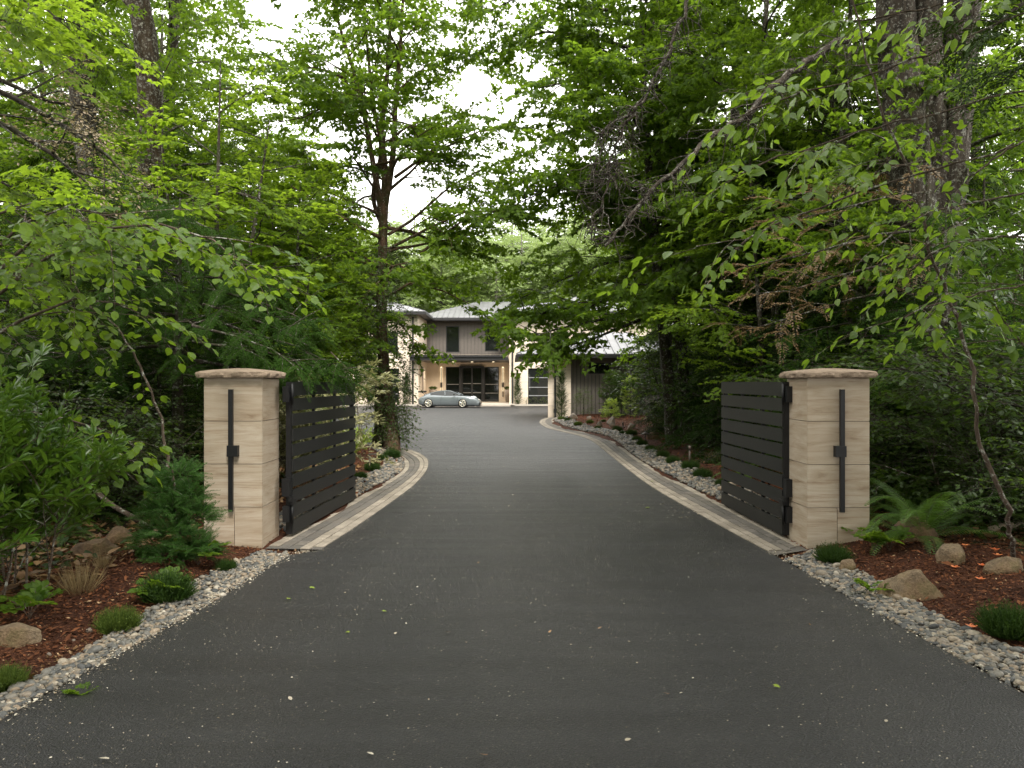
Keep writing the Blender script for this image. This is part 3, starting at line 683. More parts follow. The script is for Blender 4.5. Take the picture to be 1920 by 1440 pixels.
for a, b in zip(rows_, rows_[1:]):
    for j in range(len(a)): q = (j + 1) % len(a); body.faces.new((a[j], b[j], b[q], a[q]))
body.faces.new(rows_[0]); body.faces.new(rows_[-1][::-1])
me = bpy.data.meshes.new('body'); bmesh.ops.remove_doubles(body, verts=body.verts[:], dist=.0005); bmesh.ops.recalc_face_normals(body, faces=body.faces[:])
for f in body.faces: f.smooth = True
body.to_mesh(me); body.free(); me.materials.append(M_PAINT); me.materials.append(M_TRIM)
bo = bpy.data.objects.new('body', me); COL.objects.link(bo); bo.parent = car
ss = bo.modifiers.new('ss', 'SUBSURF'); ss.levels = ss.render_levels = 2
cut = Geo()
cos_ = []
for ax, ar in ARC:
    cut = Geo(); cut.tube([(ax, -1.213, .3317), (ax, 1.217, .3317)], ar + .014, 41, cap=True); co = cut.build('wheel_cut', M_TRIM); cos_.append(co)
    bm_ = bmesh.new(); bm_.from_mesh(co.data); bmesh.ops.recalc_face_normals(bm_, faces=bm_.faces[:]); bm_.to_mesh(co.data); bm_.free()
    bo_mod = bo.modifiers.new('arch', 'BOOLEAN'); bo_mod.operation = 'DIFFERENCE'; bo_mod.object = co; bo_mod.solver = 'EXACT'; bo_mod.use_self = True
dg_ = bpy.context.evaluated_depsgraph_get(); mnew = bpy.data.meshes.new_from_object(bo.evaluated_get(dg_)); bo.modifiers.clear(); bo.data = mnew; [bpy.data.objects.remove(q) for q in cos_]
bo.data.name = 'body'
liner = Geo()
for ax, ar in ARC:
    liner.tube([(ax, -.60, .335), (ax, .60, .335)], ar - .01, 24, cap=True)
liner.box(.3, 4.2, -.8, .8, .12, .2)
liner.build('underbody', M_TRIM, car)
# cabin: glasshouse loft, then roof skin over it
cab_x = np.array([.42, .92, 1.45, 2.0, 2.42, 2.80, 3.10]); cab_z = np.array([.91, 1.10, 1.235, 1.285, 1.265, 1.12, .90]); cab_w = np.array([.58, .60, .60, .59, .585, .60, .66]); base_w = np.array([.70, .76, .79, .79, .785, .79, .76])
bz = np.interp(cab_x, st_x, top_z) - .03
g = Geo(); gp = Geo(); Vv = []
for x, z, w, bw, b in zip(cab_x, cab_z, cab_w, base_w, bz):
    z = max(z, b + .02); Vv += [(x, -bw, b), (x, -(bw * .45 + w * .55), b + (z - b) * .6), (x, -w, z - .05 * (z - b) / .33), (x, -w * .55, z), (x, 0, z + .008), (x, w * .55, z), (x, w, z - .05 * (z - b) / .33), (x, (bw * .45 + w * .55), b + (z - b) * .6), (x, bw, b)]
V = np.array(Vv); n9 = 9; Fc = []; Fr = []
for k in range(len(cab_x) - 1):
    for j in range(8):
        f = (k * 9 + j, (k + 1) * 9 + j, (k + 1) * 9 + j + 1, k * 9 + j + 1)
        roof_ = j in (2, 3, 4, 5) and k in (1, 2, 3) or (j in (0, 1, 6, 7) and k == 0) or (j in (2, 5) and k in (0,)) 
        (Fr if roof_ else Fc).append(f)
g.add(V, np.array(Fc), 0, .5, True); g.build('windows', M_GLASS, car)
g = Geo(); g.add(V * [1, 1.004, 1] + [0, 0, .004], np.array(Fr), 0, .5, True)
for s_ in (-1, 1):                                                     # roof rails, A and B pillars
    rail = [(V[k * 9 + (2 if s_ < 0 else 6)][0], V[k * 9 + (2 if s_ < 0 else 6)][1] * 1.01, V[k * 9 + (2 if s_ < 0 else 6)][2] + .005) for k in range(0, 6)] + [(3.14, s_ * .74, .93)]
    g.tube(rail, .03, 6)
    g.tube([(2.02, s_ * .795, .93), (1.98, s_ * .62, 1.22)], .022, 6)
g.build('roof', M_PAINT, car)
# wheels
def wheel(ax, sy, r):
    t = Geo(); prof = [(.6 * r, -.11), (.93 * r, -.125), (r, -.09), (r, .09), (.93 * r, .125), (.6 * r, .11)]; n = 32; a = np.arange(n) * 2 * math.pi / n
    V = np.array([(rr * math.cos(q), y, rr * math.sin(q)) for rr, y in prof for q in a]); F = [(p_ * n + q, p_ * n + (q + 1) % n, (p_ + 1) * n + (q + 1) % n, (p_ + 1) * n + q) for p_ in range(5) for q in range(n)]
    t.add(V, np.array(F), 0, .5, True); w = t.build('wheel', M_TYRE, car, (ax, sy * (.815 if ax < 2 else .795), r))
    q = Geo(); yo = -.118 if sy < 0 else .118; q.tube([(0, yo * .9, 0), (0, yo * .1, 0)], r * .22, 16, cap=True)
    k = np.array([(rr * math.cos(b), y, rr * math.sin(b)) for rr, y in ((.62 * r, yo), (.74 * r, yo), (.76 * r, yo * .6), (.62 * r, yo * .6)) for b in a]); q.add(k, np.array([(p_ * n + c, p_ * n + (c + 1) % n, ((p_ + 1) % 4) * n + (c + 1) % n, ((p_ + 1) % 4) * n + c) for p_ in range(4) for c in range(n)]), 0, .5, True)
    for m_ in range(5):
        for dd in (-.13, .13):
            b = m_ * 2 * math.pi / 5 + .3; q.tube([(r * .12 * math.cos(b), yo * .85, r * .12 * math.sin(b)), (r * .68 * math.cos(b + dd), yo * .92, r * .68 * math.sin(b + dd))], [.022, .016], 5)
    q.build('rim', M_RIM, w)
    d = Geo(); d.tube([(0, yo * .3, 0), (0, yo * .1, 0)], r * .6, 20, cap=True); d.build('brake_disc', M_TRIM, w)
for sy in (-1, 1): wheel(.80, sy, .345); wheel(3.32, sy, .335)
# wing, lamps, mirrors, intakes
g = Geo(); g.box(.06, .36, -.74, .74, 1.185, 1.21); g.box(.02, .38, -.755, -.735, 1.12, 1.23); g.box(.02, .38, .735, .755, 1.12, 1.23)
g.tube([(.22, -.45, 1.18), (.35, -.45, 1.05), (.5, -.42, .93)], .02, 5); g.tube([(.22, .45, 1.18), (.35, .45, 1.05), (.5, .42, .93)], .02, 5); g.build('rear_wing', M_TRIM, car)
M_LAMP = m_plain('headlight_lens', (.6, .62, .62), .1, .2)
for sy in (-1, 1):
    g = Geo(); strew(g, *ICO2, np.array([(4.06, sy * .655, .755)]), ypr(np.zeros(1), np.array([-.45]), np.array([sy * -.35])), np.array([(.17, .115, .05)]), np.array([.5])); g.build('headlight', M_LAMP, car)
    g = Geo(); strew(g, *ICO2, np.array([(2.72, sy * 1.0, 1.0)]), ypr(np.zeros(1), np.zeros(1), np.zeros(1)), np.array([(.07, .10, .06)]), np.array([.5])); g.tube([(2.72, sy * .84, .95), (2.72, sy * .95, .98)], .018, 5); g.build('wing_mirror', M_TRIM, car)
g = Geo(); g.box(4.42, 4.575, -.62, -.2, .22, .40); g.box(4.47, 4.60, -.19, .19, .22, .38); g.box(4.42, 4.575, .2, .62, .22, .40); g.box(4.3, 4.585, -.75, .75, .12, .15); g.build('front_intake', M_TRIM, car)
for sy in (-1, 1): g = Geo(); g.box(1.2, 2.95, *sorted((sy * .86, sy * .905)), .13, .17); g.build('side_sill', M_TRIM, car)
for sy in (-1, 1):
    for P_ in ([(1.78, .885, .84), (1.72, .90, .62), (1.72, .89, .24)], [(2.95, .885, .84), (2.93, .905, .6), (2.85, .89, .24)]): g = Geo(); g.tube([(x_, sy * y_, z_) for x_, y_, z_ in P_], .006, 4); g.build('door_seam', M_TRIM, car)
# ---------------------------------------------------------------- leaves, twigs and sprays
def leaf_outline(st, fold=.10, droop=.12, wave=0.0):
    """leaf of unit length along +X; st = (x, half width) stations between base and tip"""
    V = [(0, 0, 0)]; F = []
    for k, (x, w) in enumerate(st):
        z = -droop * x * x; V += [(x, 0, z), (x, w, z + fold * w + wave * (-1) ** k), (x, -w, z + fold * w - wave * (-1) ** k)]
    V.append((1, 0, -droop)); t = len(V) - 1
    F += [(0, 1, 2), (0, 3, 1)]
    for k in range(len(st) - 1):
        m, l, r = 1 + 3 * k, 2 + 3 * k, 3 + 3 * k; F += [(m, m + 3, l + 3), (m, l + 3, l), (m, r, r + 3), (m, r + 3, m + 3)]
    m, l, r = 1 + 3 * (len(st) - 1), 2 + 3 * (len(st) - 1), 3 + 3 * (len(st) - 1); F += [(m, t, l), (m, r, t)]
    return np.array(V, float), np.array(F)
def leaf_maple():
    P = [(0, 0, 0), (.02, .20, -.02), (.0, .46, -.10), (.22, .27, .0), (.42, .60, -.12), (.52, .25, .0), (.70, .22, -.02), (1.0, 0, -.16), (.70, -.22, -.02), (.52, -.25, .0), (.42, -.60, -.12), (.22, -.27, .0), (.0, -.46, -.10), (.02, -.20, -.02), (.34, 0, .03)]
    return np.array(P, float), np.array([(14, k, (k + 1) % 14) for k in range(14)])[:, [0, 2, 1]]
def leaf_star():
    P = [(0, 0, 0), (.36, .30, .0), (1.0, .02, -.13), (.36, -.30, 0), (.10, .58, -.12), (.36, -.0, .02), (.10, -.58, -.12), (.5, .62, -.1), (.5, -.62, -.1)]
    return np.array(P, float), np.array([(0, 3, 1), (1, 3, 2), (0, 1, 4), (0, 6, 3), (1, 5, 7), (3, 8, 5)])
def leaf_diamond(): return np.array([(0, 0, 0), (.5, .33, .05), (1, 0, -.08), (.5, -.33, .05)], float), np.array([(0, 2, 1), (0, 3, 2)])
LEAF = dict(maple=leaf_maple(), star=leaf_star(), diamond=leaf_diamond(),
            hazel=leaf_outline([(.12, .26), (.35, .39), (.62, .36), (.84, .18)], .12, .16, .02),
            oval=leaf_outline([(.3, .27), (.7, .24)], .15, .1), birch=leaf_outline([(.18, .22), (.5, .27), (.8, .13)], .14, .14),
            lance=leaf_outline([(.25, .10), (.6, .13), (.85, .07)], .3, .18), needle=(np.array([(0, 0, 0), (.5, .09, 0), (1, 0, -.05), (.5, -.09, 0)], float), np.array([(0, 2, 1), (0, 3, 2)])))

class Spray:
    """twig with its leaves; x forward, z up. blocks: (V, F, mat, tint-per-face)"""
    def __init__(s): s.b = []
    def add(s, V, F, mat, tint): s.b.append((np.asarray(V, float), np.asarray(F), mat, np.broadcast_to(np.asarray(tint, float), (len(F),)).copy()))
def twig_mesh(sp, P, r, mat=1):
    g = Geo(); g.tube(P, np.linspace(r, r * .35, len(P)), 3); sp.add(g.V[0], g.F[0][0], mat, .5)
def leaves_on(rng, sp, pos, yaw, pitch, roll, size, kind):
    V, F = LEAF[kind]; n = len(pos); Rm = ypr(np.asarray(yaw), np.asarray(pitch), np.asarray(roll))
    W = np.einsum('mij,mnj->mni', Rm, V[None] * np.asarray(size)[:, None, None]) + np.asarray(pos)[:, None, :]
    FF = F[None] + (np.arange(n) * len(V))[:, None, None]
    sp.add(W.reshape(-1, 3), FF.reshape(-1, 3), 0, np.repeat(rng.random(n), len(F)))
def make_spray(rng, L=.8, gap=.09, size=.12, kind='star', side=2, droop=.15, ang=(45, 75), pit=(-35, 5), roll=18, alt=False, twr=.004, whorl=0):
    sp = Spray(); pos, yaw, pit_, rol, siz = [], [], [], [], []
    def twig(p0, yaw0, L, lvl):
        n = max(3, int(L / .12)); t = np.linspace(0, 1, n); bend = rng.normal(0, .25)
        yy = yaw0 + bend * t; dx = np.cos(yy) * L / (n - 1); dy = np.sin(yy) * L / (n - 1)
        P = np.column_stack([p0[0] + np.r_[0, np.cumsum(dx[1:])], p0[1] + np.r_[0, np.cumsum(dy[1:])], p0[2] - droop * L * t ** 2 + rng.normal(0, .01, n).cumsum() * .5])
        twig_mesh(sp, P, twr * (1 if lvl == 0 else .6))
        m = max(2, int(L / gap)); ts = np.linspace(.12 if lvl else .2, .97, m)
        for j, q in enumerate(ts):
            p = np.array([np.interp(q, t, P[:, c]) for c in range(3)]); h = yaw0 + bend * q
            for sg in ((-1) ** j,) if alt else (-1, 1):
                if rng.random() < .12: continue
                a = h + sg * R(rng.uniform(*ang)); pt = R(rng.uniform(*pit)); st = size * .25
                pos.append(p + np.array([math.cos(a) * st, math.sin(a) * st, 0])); yaw.append(a); pit_.append(pt); rol.append(R(rng.normal(0, roll))); siz.append(size * rng.uniform(.6, 1.1) * (1 - .25 * q))
        pos.append(P[-1]); yaw.append(h); pit_.append(R(rng.uniform(*pit))); rol.append(R(rng.normal(0, roll))); siz.append(size * .8)
        for k in range(whorl):
            pos.append(P[-1]); yaw.append(h + rng.uniform(-2.4, 2.4)); pit_.append(R(rng.uniform(-20, 40))); rol.append(R(rng.normal(0, roll))); siz.append(size * rng.uniform(.7, 1))
        if lvl == 0:
            for k in range(side):
                q = (k + .7) / (side + .7) * .8; p = [np.interp(q, t, P[:, c]) for c in range(3)]
                twig(p, h + (-1) ** k * R(rng.uniform(35, 60)), L * rng.uniform(.35, .6) * (1 - q * .4), 1)
    twig(np.zeros(3), 0, L, 0)
    leaves_on(rng, sp, pos, yaw, pit_, rol, siz, kind)
    return sp
def make_frond(rng, L=.55, step=.03, wmax=.2, det=2, droop=.35, nl=.022):
    """flat conifer spray: axis, side shoots, needles in two ranks"""
    sp = Spray(); n = 10; t = np.linspace(0, 1, n); P = np.column_stack([t * L, rng.normal(0, .004, n).cumsum(), -droop * L * t ** 2]); twig_mesh(sp, P, .003)
    pos, yaw, pit, rol, siz = [], [], [], [], []
    m = int(L / step)
    for j in range(m):
        q = (j + .5) / m; p = np.array([np.interp(q, t, P[:, c]) for c in range(3)]); w = wmax * (1 - q) ** .8 * (.6 + .4 * min(1, q * 6)) * rng.uniform(.7, 1.1)
        sl = -2 * droop * q
        for sg in (-1, 1):
            a = sg * R(rng.uniform(48, 62)); k = max(1, int(w / (.028 if det == 2 else .06)))
            for i_ in range(k):
                d = w * (i_ + .3) / k; c = p + np.array([math.cos(a) * d, math.sin(a) * d, sl * math.cos(a) * d * .6 - .4 * d * d])
                if det == 2:
                    for s2 in (-1, 1): pos.append(c); yaw.append(a + s2 * R(35)); pit.append(R(rng.normal(-12, 10))); rol.append(R(rng.normal(0, 30))); siz.append(nl * rng.uniform(.9, 1.5) * 1.6)
                else: pos.append(c); yaw.append(a + R(rng.normal(0, 14))); pit.append(R(rng.normal(-14, 10))); rol.append(R(rng.normal(0, 30))); siz.append(.085)
    V0 = LEAF['needle'] if det == 2 else LEAF['needle']
    V, F = V0; V = V * ([1, 1.6, 1] if det == 2 else [1, 2.2, 1]); nn = len(pos); Rm = ypr(np.array(yaw), np.array(pit), np.array(rol))
    W = np.einsum('mij,mnj->mni', Rm, V[None] * np.array(siz)[:, None, None]) + np.array(pos)[:, None, :]
    sp.add(W.reshape(-1, 3), (F[None] + (np.arange(nn) * 4)[:, None, None]).reshape(-1, 3), 0, np.repeat(rng.random(nn), 2))
    return sp

def place(geo, lib, items, rng, tmix=.55):
    """items: list of (x,y,z,yaw,pitch,roll,scale,index)"""
    A = np.array(items, float)
    if not len(A): return
    for k, sp in enumerate(lib):
        a = A[A[:, 7].astype(int) == k]
        if not len(a): continue
        Rm = ypr(a[:, 3], a[:, 4], a[:, 5]); it = rng.random(len(a))
        for V, F, mat, tint in sp.b:
            W = np.einsum('mij,nj->mni', Rm * a[:, 6][:, None, None], V) + a[:, None, :3]
            FF = F[None] + (np.arange(len(a)) * len(V))[:, None, None]
            tt = tint[None, :] * tmix + it[:, None] * (1 - tmix)
            geo.add(W.reshape(-1, 3), FF.reshape(-1, F.shape[1]), mat, tt.ravel())

class Plant:
    def __init__(s, seed, lib, sscale=1.0, sp_gap=.3, sub_gap=.5, droop=.12, wander=.16, sub_len=.42, mint=.3, sp_pitch=(-38, 24), kern=8):
        s.r = np.random.default_rng(seed); s.w = Geo(); s.items = []; s.lib = lib
        s.ss, s.sg, s.bg, s.dr, s.wa, s.sl, s.mint, s.spp = sscale, sp_gap, sub_gap, droop, wander, sub_len, mint, sp_pitch
    def path(s, p0, az, el, L, droop=None):
        n = max(4, int(L / .45) + 2); st = L / (n - 1); P = [np.array(p0, float)]; droop = s.dr if droop is None else droop
        for k in range(n - 1):
            az += s.r.normal(0, s.wa); el = el - droop * st + s.r.normal(0, s.wa * .4)
            P.append(P[-1] + st * np.array([math.cos(el) * math.cos(az), math.cos(el) * math.sin(az), math.sin(el)]))
        return np.array(P)
    def spray(s, p, az, pitch=None, sc=1.0):
        pt = R(s.r.uniform(*s.spp)) if pitch is None else pitch
        s.items.append((*p, az, pt, R(s.r.normal(0, 10)), s.ss * sc * s.r.uniform(.75, 1.2), s.r.integers(len(s.lib))))
    def leafy(s, P, t0=.15, gap=None, sides=(35, 75), sc=1.0):
        gap = gap or s.sg; d = np.r_[0, np.cumsum(np.linalg.norm(np.diff(P, axis=0), axis=1))]; L = d[-1]; q = t0 * L + s.r.uniform(0, gap); k = s.r.integers(2)
        while q < L:
            p = [np.interp(q, d, P[:, c]) for c in range(3)]; i = min(np.searchsorted(d, q), len(P) - 1); v = P[i] - P[i - 1]
            s.spray(p, math.atan2(v[1], v[0]) + (-1) ** k * R(s.r.uniform(*sides)), None, sc); k += 1; q += gap * s.r.uniform(.7, 1.3)
        v = P[-1] - P[-2]; s.spray(P[-1], math.atan2(v[1], v[0]), math.atan2(v[2], math.hypot(v[0], v[1])), sc)
    def limb(s, p0, az, el, L, r, P=None, sides=6, sub=True, droop=None, mint=None, subel=None):
        if P is None: P = s.path(p0, az, el, L, droop)
        P = np.asarray(P, float); s.w.tube(P, np.linspace(r, max(r * .22, .006), len(P)), sides if r > .03 else 5, rough=.06, rng=s.r)
        d = np.r_[0, np.cumsum(np.linalg.norm(np.diff(P, axis=0), axis=1))]; L = d[-1]
        if sub:
            m0 = s.mint if mint is None else mint; q = L * m0; k = s.r.integers(2)
            while q < L * .96:
                p = [np.interp(q, d, P[:, c]) for c in range(3)]; i = min(np.searchsorted(d, q), len(P) - 1); v = P[i] - P[i - 1]
                a = math.atan2(v[1], v[0]) + (-1) ** k * R(s.r.uniform(35, 65)); e = s.r.normal(.10, .34) if subel is None else s.r.normal(subel, .2)
                sl = min(s.sl * L * (1.15 - q / L) + .35, 2.6) * s.r.uniform(.7, 1.2)
                S = s.path(p, a, e, sl); s.w.tube(S, np.linspace(min(r * .4, .022), .004, len(S)), 4)
                s.leafy(S); k += 1; q += s.bg * s.r.uniform(.7, 1.3)
        s.leafy(P, t0=.55)
        return P
    def trunk(s, P, rad, sides=14, rough=.07):
        P = resample(np.asarray(P, float), max(6, int(len(P) * 5))); rad = np.interp(np.linspace(0, 1, len(P)), np.linspace(0, 1, len(rad)), rad)
        s.w.tube(P, rad, sides, rough=rough, rng=s.r); return P, rad
    def crown_on(s, P, rad, n, z0, z1, reach, el=(10, 35), az=None, rfac=.35, droop=None):
        d = P[:, 2]; base = s.r.uniform(0, 6.28)
        for k in range(n):
            t = (k + s.r.uniform(.1, .9)) / n; z = z0 + (z1 - z0) * t; p = [np.interp(z, d, P[:, c]) for c in range(3)]
            a = base + k * 2.4 + s.r.normal(0, .3) if az is None else R(s.r.uniform(*az)); L = reach(t) * s.r.uniform(.75, 1.15); rr = np.interp(z, d, rad)
            s.limb(p, a, R(s.r.uniform(*el)), L, min(rr * rfac + .01, .02 + L * .013), droop=droop)
    def meshes(s, name, leaf, bark, parent, twig=None):
        o = s.w.build('trunk', bark, parent) if s.w.V else None
        c = Geo(); place(c, s.lib, s.items, s.r); s.nl = sum(len(f) for f, *_ in c.F)
        return o, c.build('crown', [leaf, twig or bark], parent)

# leaf and bark materials
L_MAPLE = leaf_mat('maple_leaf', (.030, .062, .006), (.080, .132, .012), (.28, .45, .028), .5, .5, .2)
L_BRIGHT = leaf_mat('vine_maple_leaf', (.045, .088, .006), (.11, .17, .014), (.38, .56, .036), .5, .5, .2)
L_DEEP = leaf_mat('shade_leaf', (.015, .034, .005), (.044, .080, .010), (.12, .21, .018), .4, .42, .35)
L_HAZEL = leaf_mat('hazel_leaf', (.030, .072, .007), (.092, .155, .014), (.28, .44, .03), .45, .42, .28)
L_LAUREL = leaf_mat('laurel_leaf', (.026, .068, .007), (.082, .155, .016), (.17, .30, .024), .3, .3, .45)
L_CONIF = leaf_mat('conifer_needle', (.008, .020, .003), (.026, .050, .007), (.045, .08, .008), .2, .6, .12)
L_CONIF2 = leaf_mat('bright_conifer_needle', (.010, .029, .004), (.033, .072, .009), (.055, .11, .012), .25, .8, .06)
L_PALE = leaf_mat('far_hazed_leaf', (.15, .21, .07), (.27, .34, .13), (.42, .55, .17), .45, .5, .25)  # pale leaves with the haze of distance put into their colour
L_BROWN = leaf_mat('browned_spray', (.06, .04, .015), (.24, .15, .065), (.2, .12, .05), .3)
L_BLOSS = leaf_mat('faded_pink_blossom', (.13, .13, .05), (.38, .28, .19), (.35, .28, .14), .35)
L_VARIE = leaf_mat('cream_edged_leaf', (.09, .12, .04), (.42, .38, .20), (.35, .35, .12), .3)
L_LIME = leaf_mat('lime_leaf', (.13, .22, .02), (.36, .44, .06), (.40, .52, .06), .35)
L_GRASS = leaf_mat('heather_blade', (.012, .032, .005), (.042, .082, .012), (.05, .10, .012), .3, .6, .2)
L_GRASSL = leaf_mat('light_heather_blade', (.03, .06, .008), (.11, .15, .025), (.1, .15, .02), .3, .6, .2)
L_HINOKI = leaf_mat('dwarf_conifer_needle', (.018, .055, .010), (.055, .13, .022), (.08, .18, .02), .25, .6, .15)
L_STRAW = leaf_mat('dry_grass_blade', (.17, .12, .055), (.34, .25, .12), (.2, .15, .07), .3)
L_FERN = leaf_mat('fern_frond', (.030, .072, .010), (.085, .16, .02), (.14, .26, .03), .32, .45, .3)
B_MAPLE = bark_mat('maple_bark', (.035, .028, .021), (.13, .115, .09), (.30, .31, .26), .35, (.045, .04, .012))
B_MOSSY = bark_mat('mossy_bark', (.014, .010, .007), (.065, .05, .035), (.24, .235, .2), .38, (.035, .022, .009))
B_GREY = bark_mat('grey_lichen_bark', (.03, .025, .02), (.115, .10, .08), (.27, .265, .235), .42)
B_OLD = bark_mat('old_furrowed_bark', (.011, .0085, .006), (.058, .046, .034), (.17, .165, .14), .33, None, .2, 11)
B_DARK = bark_mat('dark_bark', (.016, .012, .009), (.06, .048, .036), (.28, .28, .25), .28, (.03, .035, .01))
B_IVY = bark_mat('red_brown_bark', (.035, .018, .011), (.12, .07, .045), (.3, .29, .24), .2, (.04, .045, .012))
B_TWIG = bark_mat('twig_bark', (.05, .035, .025), (.12, .09, .065), (.35, .35, .3), .3)

rl_ = np.random.default_rng(11)
LIB_MAPLE = [make_spray(rl_, .85, .10, .172, 'star', 3, pit=(-50, 20), roll=34) for _ in range(5)]
LIB_VINE = [make_spray(rl_, .75, .10, .125, 'maple', 3, ang=(50, 80), pit=(-25, 8)) for _ in range(5)]
LIB_SMALL = [make_spray(rl_, .55, .055, .055, 'diamond', 3, droop=.2, alt=True) for _ in range(4)]
LIB_MID = [make_spray(rl_, .6, .075, .09, 'oval', 3, droop=.2, alt=True) for _ in range(4)]
LIB_HAZEL = [make_spray(rl_, .62, .085, .115, 'hazel', 2, droop=.22, alt=True, ang=(35, 65), pit=(-40, 0), roll=22, twr=.003) for _ in range(5)]
LIB_HAZEL_R = [make_spray(rl_, .62, .075, .115, 'birch', 2, droop=.3, alt=True, ang=(30, 60), pit=(-55, -5), roll=30, twr=.003) for _ in range(5)]
LIB_LAUREL = [make_spray(rl_, .42, .035, .125, 'lance', 1, droop=-.1, alt=True, ang=(35, 70), pit=(-5, 45), roll=25, whorl=7, twr=.004) for _ in range(4)]
LIB_RHODO = [make_spray(rl_, .3, .05, .12, 'lance', 2, droop=0, alt=True, ang=(40, 80), pit=(-30, 25), whorl=6) for _ in range(4)]
LIB_FROND = [make_frond(rl_, .55, .026, .17, 2) for _ in range(4)]
LIB_FROND_FAR = [make_frond(rl_, .8, .05, .30, 1) for _ in range(4)]
LIB_FAR = [make_spray(rl_, 1.1, .16, .26, 'diamond', 3) for _ in range(4)]

def make_tuft(seed, mat, n=380, H=.22, W=.24, blades='heather', parent=None, name='foliage'):
    """rounded tuft of fine blades"""
    r = np.random.default_rng(seed); V, F = leaf_outline([(.5, .05)], .2, .0); V = V * [1, 1, 1]
    a = r.uniform(0, 6.28, n); rad = np.sqrt(r.random(n)) * W * .45; pt = R(88) - rad / (W * .45) * R(60 if blades == 'heather' else 50) * r.uniform(.6, 1.2, n)
    L = H * r.uniform(.6, 1.15, n); pos = np.column_stack([np.cos(a) * rad, np.sin(a) * rad, np.full(n, -.01)]); g = Geo()
    strew(g, V, F, pos, ypr(a + r.normal(0, .4, n), pt, r.uniform(0, 3, n)), np.column_stack([L, np.full(n, .16 if blades == 'heather' else .07), L]), r.random(n), 0, False)
    if blades == 'heather':
        m = n * 5; k = r.integers(0, n, m); q = r.uniform(.35, 1, m); d = np.column_stack([np.cos(pt[k]) * np.cos(a[k]), np.cos(pt[k]) * np.sin(a[k]), np.sin(pt[k])])
        strew(g, *LEAF['needle'], pos[k] + d * (L[k] * q)[:, None], ypr(r.uniform(0, 6.28, m), r.uniform(.2, 1.3, m), r.uniform(0, 3, m)), np.column_stack([np.full(m, .032), np.full(m, .045), np.full(m, .03)]), r.random(m), 0, False)
    return g.build(name, mat, parent)
def make_fern(seed, n=16, L=.95, name='fern', mat=None, lift=(35, 80), lib_only=False):
    r = np.random.default_rng(seed); g = Geo(); st = Geo(); V0, F0 = leaf_outline([(.25, .10), (.6, .085)], .1, .1)
    for k in range(n):
        a = k * 2.4 + r.normal(0, .25); el = R(r.uniform(*lift)); LL = L * r.uniform(.7, 1.1); m = 26; P = [np.zeros(3)]; aa = a
        for q in range(m): el -= R(r.uniform(3.2, 5.0)) * (.5 + q / m); aa += r.normal(0, .015); P.append(P[-1] + LL / m * np.array([math.cos(el) * math.cos(aa), math.cos(el) * math.sin(aa), math.sin(el)]))
        P = np.array(P); st.tube(P, np.linspace(.004, .0015, len(P)), 3)
        ts = np.linspace(.14, .99, int(LL / .027)); d = np.linspace(0, 1, m + 1); c = np.stack([np.interp(ts, d, P[:, j]) for j in range(3)], -1); T = np.gradient(c, axis=0); T /= np.linalg.norm(T, axis=1)[:, None]
        wd = .125 * np.minimum(1, (ts - .02) * 4) * (1 - ts) ** .55 * L / .95 + .008; side = np.cross(T, [0, 0, 1]); side /= np.linalg.norm(side, axis=1)[:, None] + 1e-9; up = np.cross(side, T)
        for sg in (-1, 1):
            X = side * sg + T * .28 + up * -.12; X /= np.linalg.norm(X, axis=1)[:, None]; Z = up - X * (up * X).sum(1)[:, None]; Z /= np.linalg.norm(Z, axis=1)[:, None]; Y = np.cross(Z, X)
            Rm = np.stack([X, Y, Z], -1); strew(g, V0, F0, c, Rm, np.column_stack([wd, np.full(len(ts), .062), wd]), np.clip(r.random(len(ts)) * .5 + r.random() * .5, 0, 1), 0, False)
    return g, st
def make_rock(seed, dims, mat, planes=14, sub=None):
    r = np.random.default_rng(seed); V, F = sub or ICO4; V = V.copy()
    for k in range(planes):
        n = r.normal(size=3); n[2] = abs(n[2]) * .9; n /= np.linalg.norm(n); d = r.uniform(.55, .88); e = V @ n - d; V = np.where(e[:, None] > 0, V - e[:, None] * n * .93, V)
    off_ = r.uniform(0, 50); N = np.array([mnoise.fractal((v[0] * 1.6 + off_, v[1] * 1.6, v[2] * 1.6), .9, 2.2, 6) for v in V]); V = V * (1 + .10 * N[:, None]) * (np.array(dims) / 2)
    g = Geo(); g.add(V, F, 0, .5, True); return g
def m_rock(name, c1, c2, moss=0):
    t = NT(name); v = t.coord(); a = t.noise(v, 9, 9, .68); b = t.noise(v, 2.5, 5); c = t.noise(v, 60, 4, .6)
    col = t.ramp(a, [(.3, c1), (.68, c2)]); col = t.mix(t.ramp(b, [(.42, g3(0)), (.6, g3(.55))]), col, (.20, .12, .06)); col = t.mix(.4, col, t.ramp(c, [(.3, g3(.25)), (.7, g3(.75))]), 'OVERLAY')
    if moss: col = t.mix(t.ramp(t.noise(v, 5, 6, .7), [(.5, g3(0)), (.62, g3(moss))]), col, (.035, .06, .012))
    t.set(Base__Color=col, Roughness=.9, Specular__IOR__Level=.25); t.bump(t.math('ADD', a, c), .7, .03); return t.m
